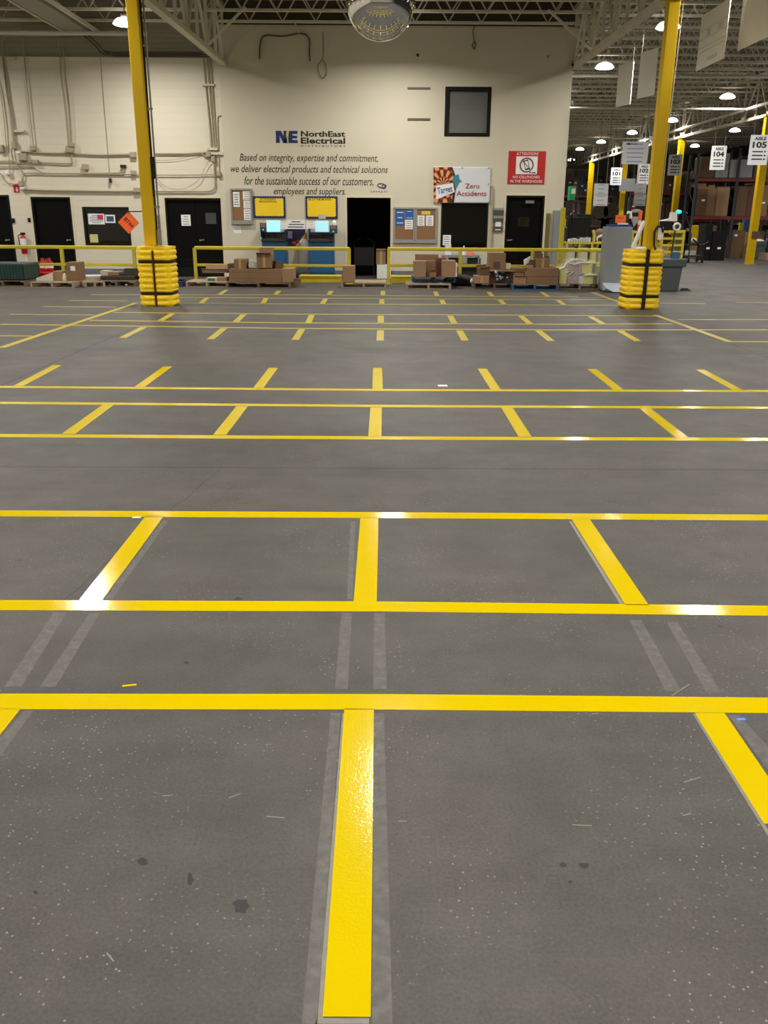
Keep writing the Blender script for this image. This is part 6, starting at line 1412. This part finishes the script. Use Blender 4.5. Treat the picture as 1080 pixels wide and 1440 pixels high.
q = at(889, 343, 30); tag(MB().box(q.x-.16, q.x+.14, 30, 30.3, .45, .8).box(q.x-.02, q.x+.02, 30.1, 30.2, 0, .45).box(q.x-.2, q.x+.2, 29.9, 30.4, 0, .03).build('paper_tray', mat('pale_tray', (196, 184, 180), .6)), 'pale tray on a stand between grey cabinet and right column', 'tray')
q = at(954.5, 298, 36); t = thing('indicator_lamp', (q.x, 36, q.z-.1), 'glowing turquoise indicator lamp at the foot of a far yellow column', 'lamp'); MB().sphere((q.x, 36, q.z), .1, 12, sc=(1.2, 1, .8)).build('lens', mat('cyan_glow', (60, 210, 225), .3, emit=1.0), t)
MB().tube([(q.x, 36.1, 0), (q.x, 36.1, q.z-.05)], .05, 8).build('pole', mat('pole_brown', (90, 60, 44), .6), t)
# cart with yellow panel
Y = 35.5; a = wr(970, 327, 992, 353, Y)
t = thing('service_cart', ((a[0]+a[1])/2, Y, 0), 'cluttered service cart with a yellow panel under the rack', 'cart')
MB().box(a[0], a[1], Y, Y+.7, .22, .28).build('cart_shelf', DRK, t); MB().box(a[0], a[1], Y, Y+.7, .66, .7).build('cart_shelf', DRK, t)
for x in (a[0]+.03, a[1]-.03):
    for y in (Y+.03, Y+.67): MB().tube([(x, y, .09), (x, y, 1.1)], .02, 6).build('post', DRK, t); MB().lathe([(.085, -.025), (.09, 0), (.085, .025)], (x, y, .09), 12, M=Matrix.Rotation(math.pi/2, 4, 'Y')).build('wheel', BLK, t)
b = wr(976, 317, 986, 331, Y); MB().box(b[0], b[1], Y+.3, Y+.34, .7, b[3]).build('yellow_panel', YEL, t, .02)
q0_ = wr(969, 344, 979, 353, Y); tag(MB().box(a[0]+.02, a[0]+.32, Y+.1, Y+.5, .28, .46).build('white_carton', WHT, bevel=.01), 'white carton on the lower shelf of the service cart', 'box')
tag(MB().sphere((a[0]+.25, Y+.3, .82), .13, 12, sc=(1, 1, .9)).build('white_spool', mat('spool', (196, 190, 176), .5)), 'pale spool on the service cart', 'spool')
tag(MB().tube([(a[0]+.1, Y-.05, .9), (a[0]+.4, Y-.05, .62), (a[0]+.75, Y-.05, .8)], .03, 8).build('cable_loop', BLK), 'black hose looped on the front of the service cart', 'hose')
q = fl(988, 359); tag(MB().box(q.x-.07, q.x+.07, q.y, q.y+.14, 0, .26).build('tan_block', mat('tan_block', (170, 156, 110), .7), bevel=.01), 'small tan block on the floor in front of the service cart', 'block')
q = fl(979.5, 361.5); tag(MB().sphere((q.x, q.y, .03), .06, 10, sc=(1.4, 1, .5)).build('crumpled_paper', PAP), 'white crumpled paper on the floor by the service cart', 'litter')
# tall thin mast
q = fl(993, 358); tag(MB().tube([(q.x, q.y, 0), (q.x+.25, q.y+.3, 3.3)], .035, 8).build('metal_mast', DRK), 'thin dark slanting pole in front of the rack', 'pole')
# row of black drums
DBN = mat('black_drum', (26, 28, 30), .45, var=.1)
for k, px in enumerate((1008, 1019)):
    q = fl(px, 359); t = thing('black_drum', (q.x, q.y+.3, 0), 'black plastic drum in front of the rack, %s of two' % ('left', 'right')[k], 'drum', 'black drums')
    MB().lathe([(.22, 0), (.27, .7), (.29, .72), (.29, .78), (.27, .8)], (q.x, q.y+.3, 0), 20).build('drum_body', DBN, t)
    mb = MB()
    for j_ in range(5): mb.tube([(q.x-.15+.07*j_, q.y+.3, .78), (q.x-.17+.08*j_+rng_.uniform(-.05, .05), q.y+.3, 1.2+rng_.random()*.5)], .022, 6)
    mb.build('upright_rods', DRK, t)
stock(at(997, 350, 37).x, at(1032, 350, 37).x, 37.6, 0, 1.5, 'dark case stacked between the drums and the rack', 'dark cases behind the drums', ms=(DRK, BLK, BR), hmin=.6)
# blue stand, white boxes, right bin
q = fl(1044, 360); Y = q.y
t = thing('blue_stand', (at(1050, 340, Y+.3).x, Y+.3, 0), 'tall blue and yellow carton stand left of the far column', 'stand')
a = wr(1046, 309, 1057, 325, Y+.3); MB().box(a[0], a[1], Y+.3, Y+.6, a[2]-.4, a[3]).build('blue_body', mat('mid_blue', (46, 92, 150), .5), t, .01)
a = wr(1040, 313, 1045, 335, Y+.3); MB().box(a[0], a[1], Y+.3, Y+.5, .5, a[3]).build('yellow_side', mat('lime_yellow', (176, 180, 40), .5), t); MB().box(a[0]+.05, a[1]+.1, Y+.32, Y+.5, 0, a[2]+.1).build('blue_leg', mat('mid_blue', (46, 92, 150), .5), t)
a = wr(1043.5, 329.5, 1055, 347, Y); carton((1043.5, 347, 1055, 364), Y-.4, .4, 'white printed carton on the floor left of the far grey bin', mat('white_printed', (204, 208, 212), .6, var=.12, vs=8), None, z0=0)
carton((1044, 330, 1055, 347), Y-.38, .38, 'white printed carton stacked on the other near the far grey bin', mat('white_printed', (204, 208, 212), .6, var=.12, vs=8), None)
q = fl(1066, 364); x0 = at(1057, 350, q.y).x; x1 = at(1076, 350, q.y).x; zt = at(1066, 339, q.y).z; cx = (x0+x1)/2; hw = (x1-x0)/2
t = thing('waste_bin', (cx, q.y+.3, 0), 'dark grey bin near the right edge below the far yellow column', 'bin')
taper(MB(), cx, q.y+.3, hw*.95, hw, 0, zt-.12).build('bin_body', BIN, t, .02); taper(MB(), cx, q.y+.3, hw*1.08, hw*1.12, zt-.2, zt).build('bin_rim', BIN, t, .02)
tag(MB().sphere((cx, q.y+.3, zt-.01), .3, 12, z0=0, sc=(1.1, 1, .35)).build('crumpled_paper', PAP), 'white paper heaped on top of the far grey bin', 'paper')
q = fl(1080, 366); tag(MB().box(q.x-.1, q.x+.7, q.y, q.y+.8, 0.2, .28).box(q.x-.1, q.x, q.y, q.y+.8, 0, .2).box(q.x+.6, q.x+.7, q.y, q.y+.8, 0, .2).build('wooden_skid', WOOD), 'wooden skid cut by the right edge of the frame', 'skid')
q = fl(1038, 360.5); tag(MB().sphere((q.x, q.y, .05), .1, 10, sc=(1.6, 1, .6)).build('tan_shoe', mat('tan_shoe', (170, 110, 90), .7)), 'small tan object on the floor under the blue stand', 'object')
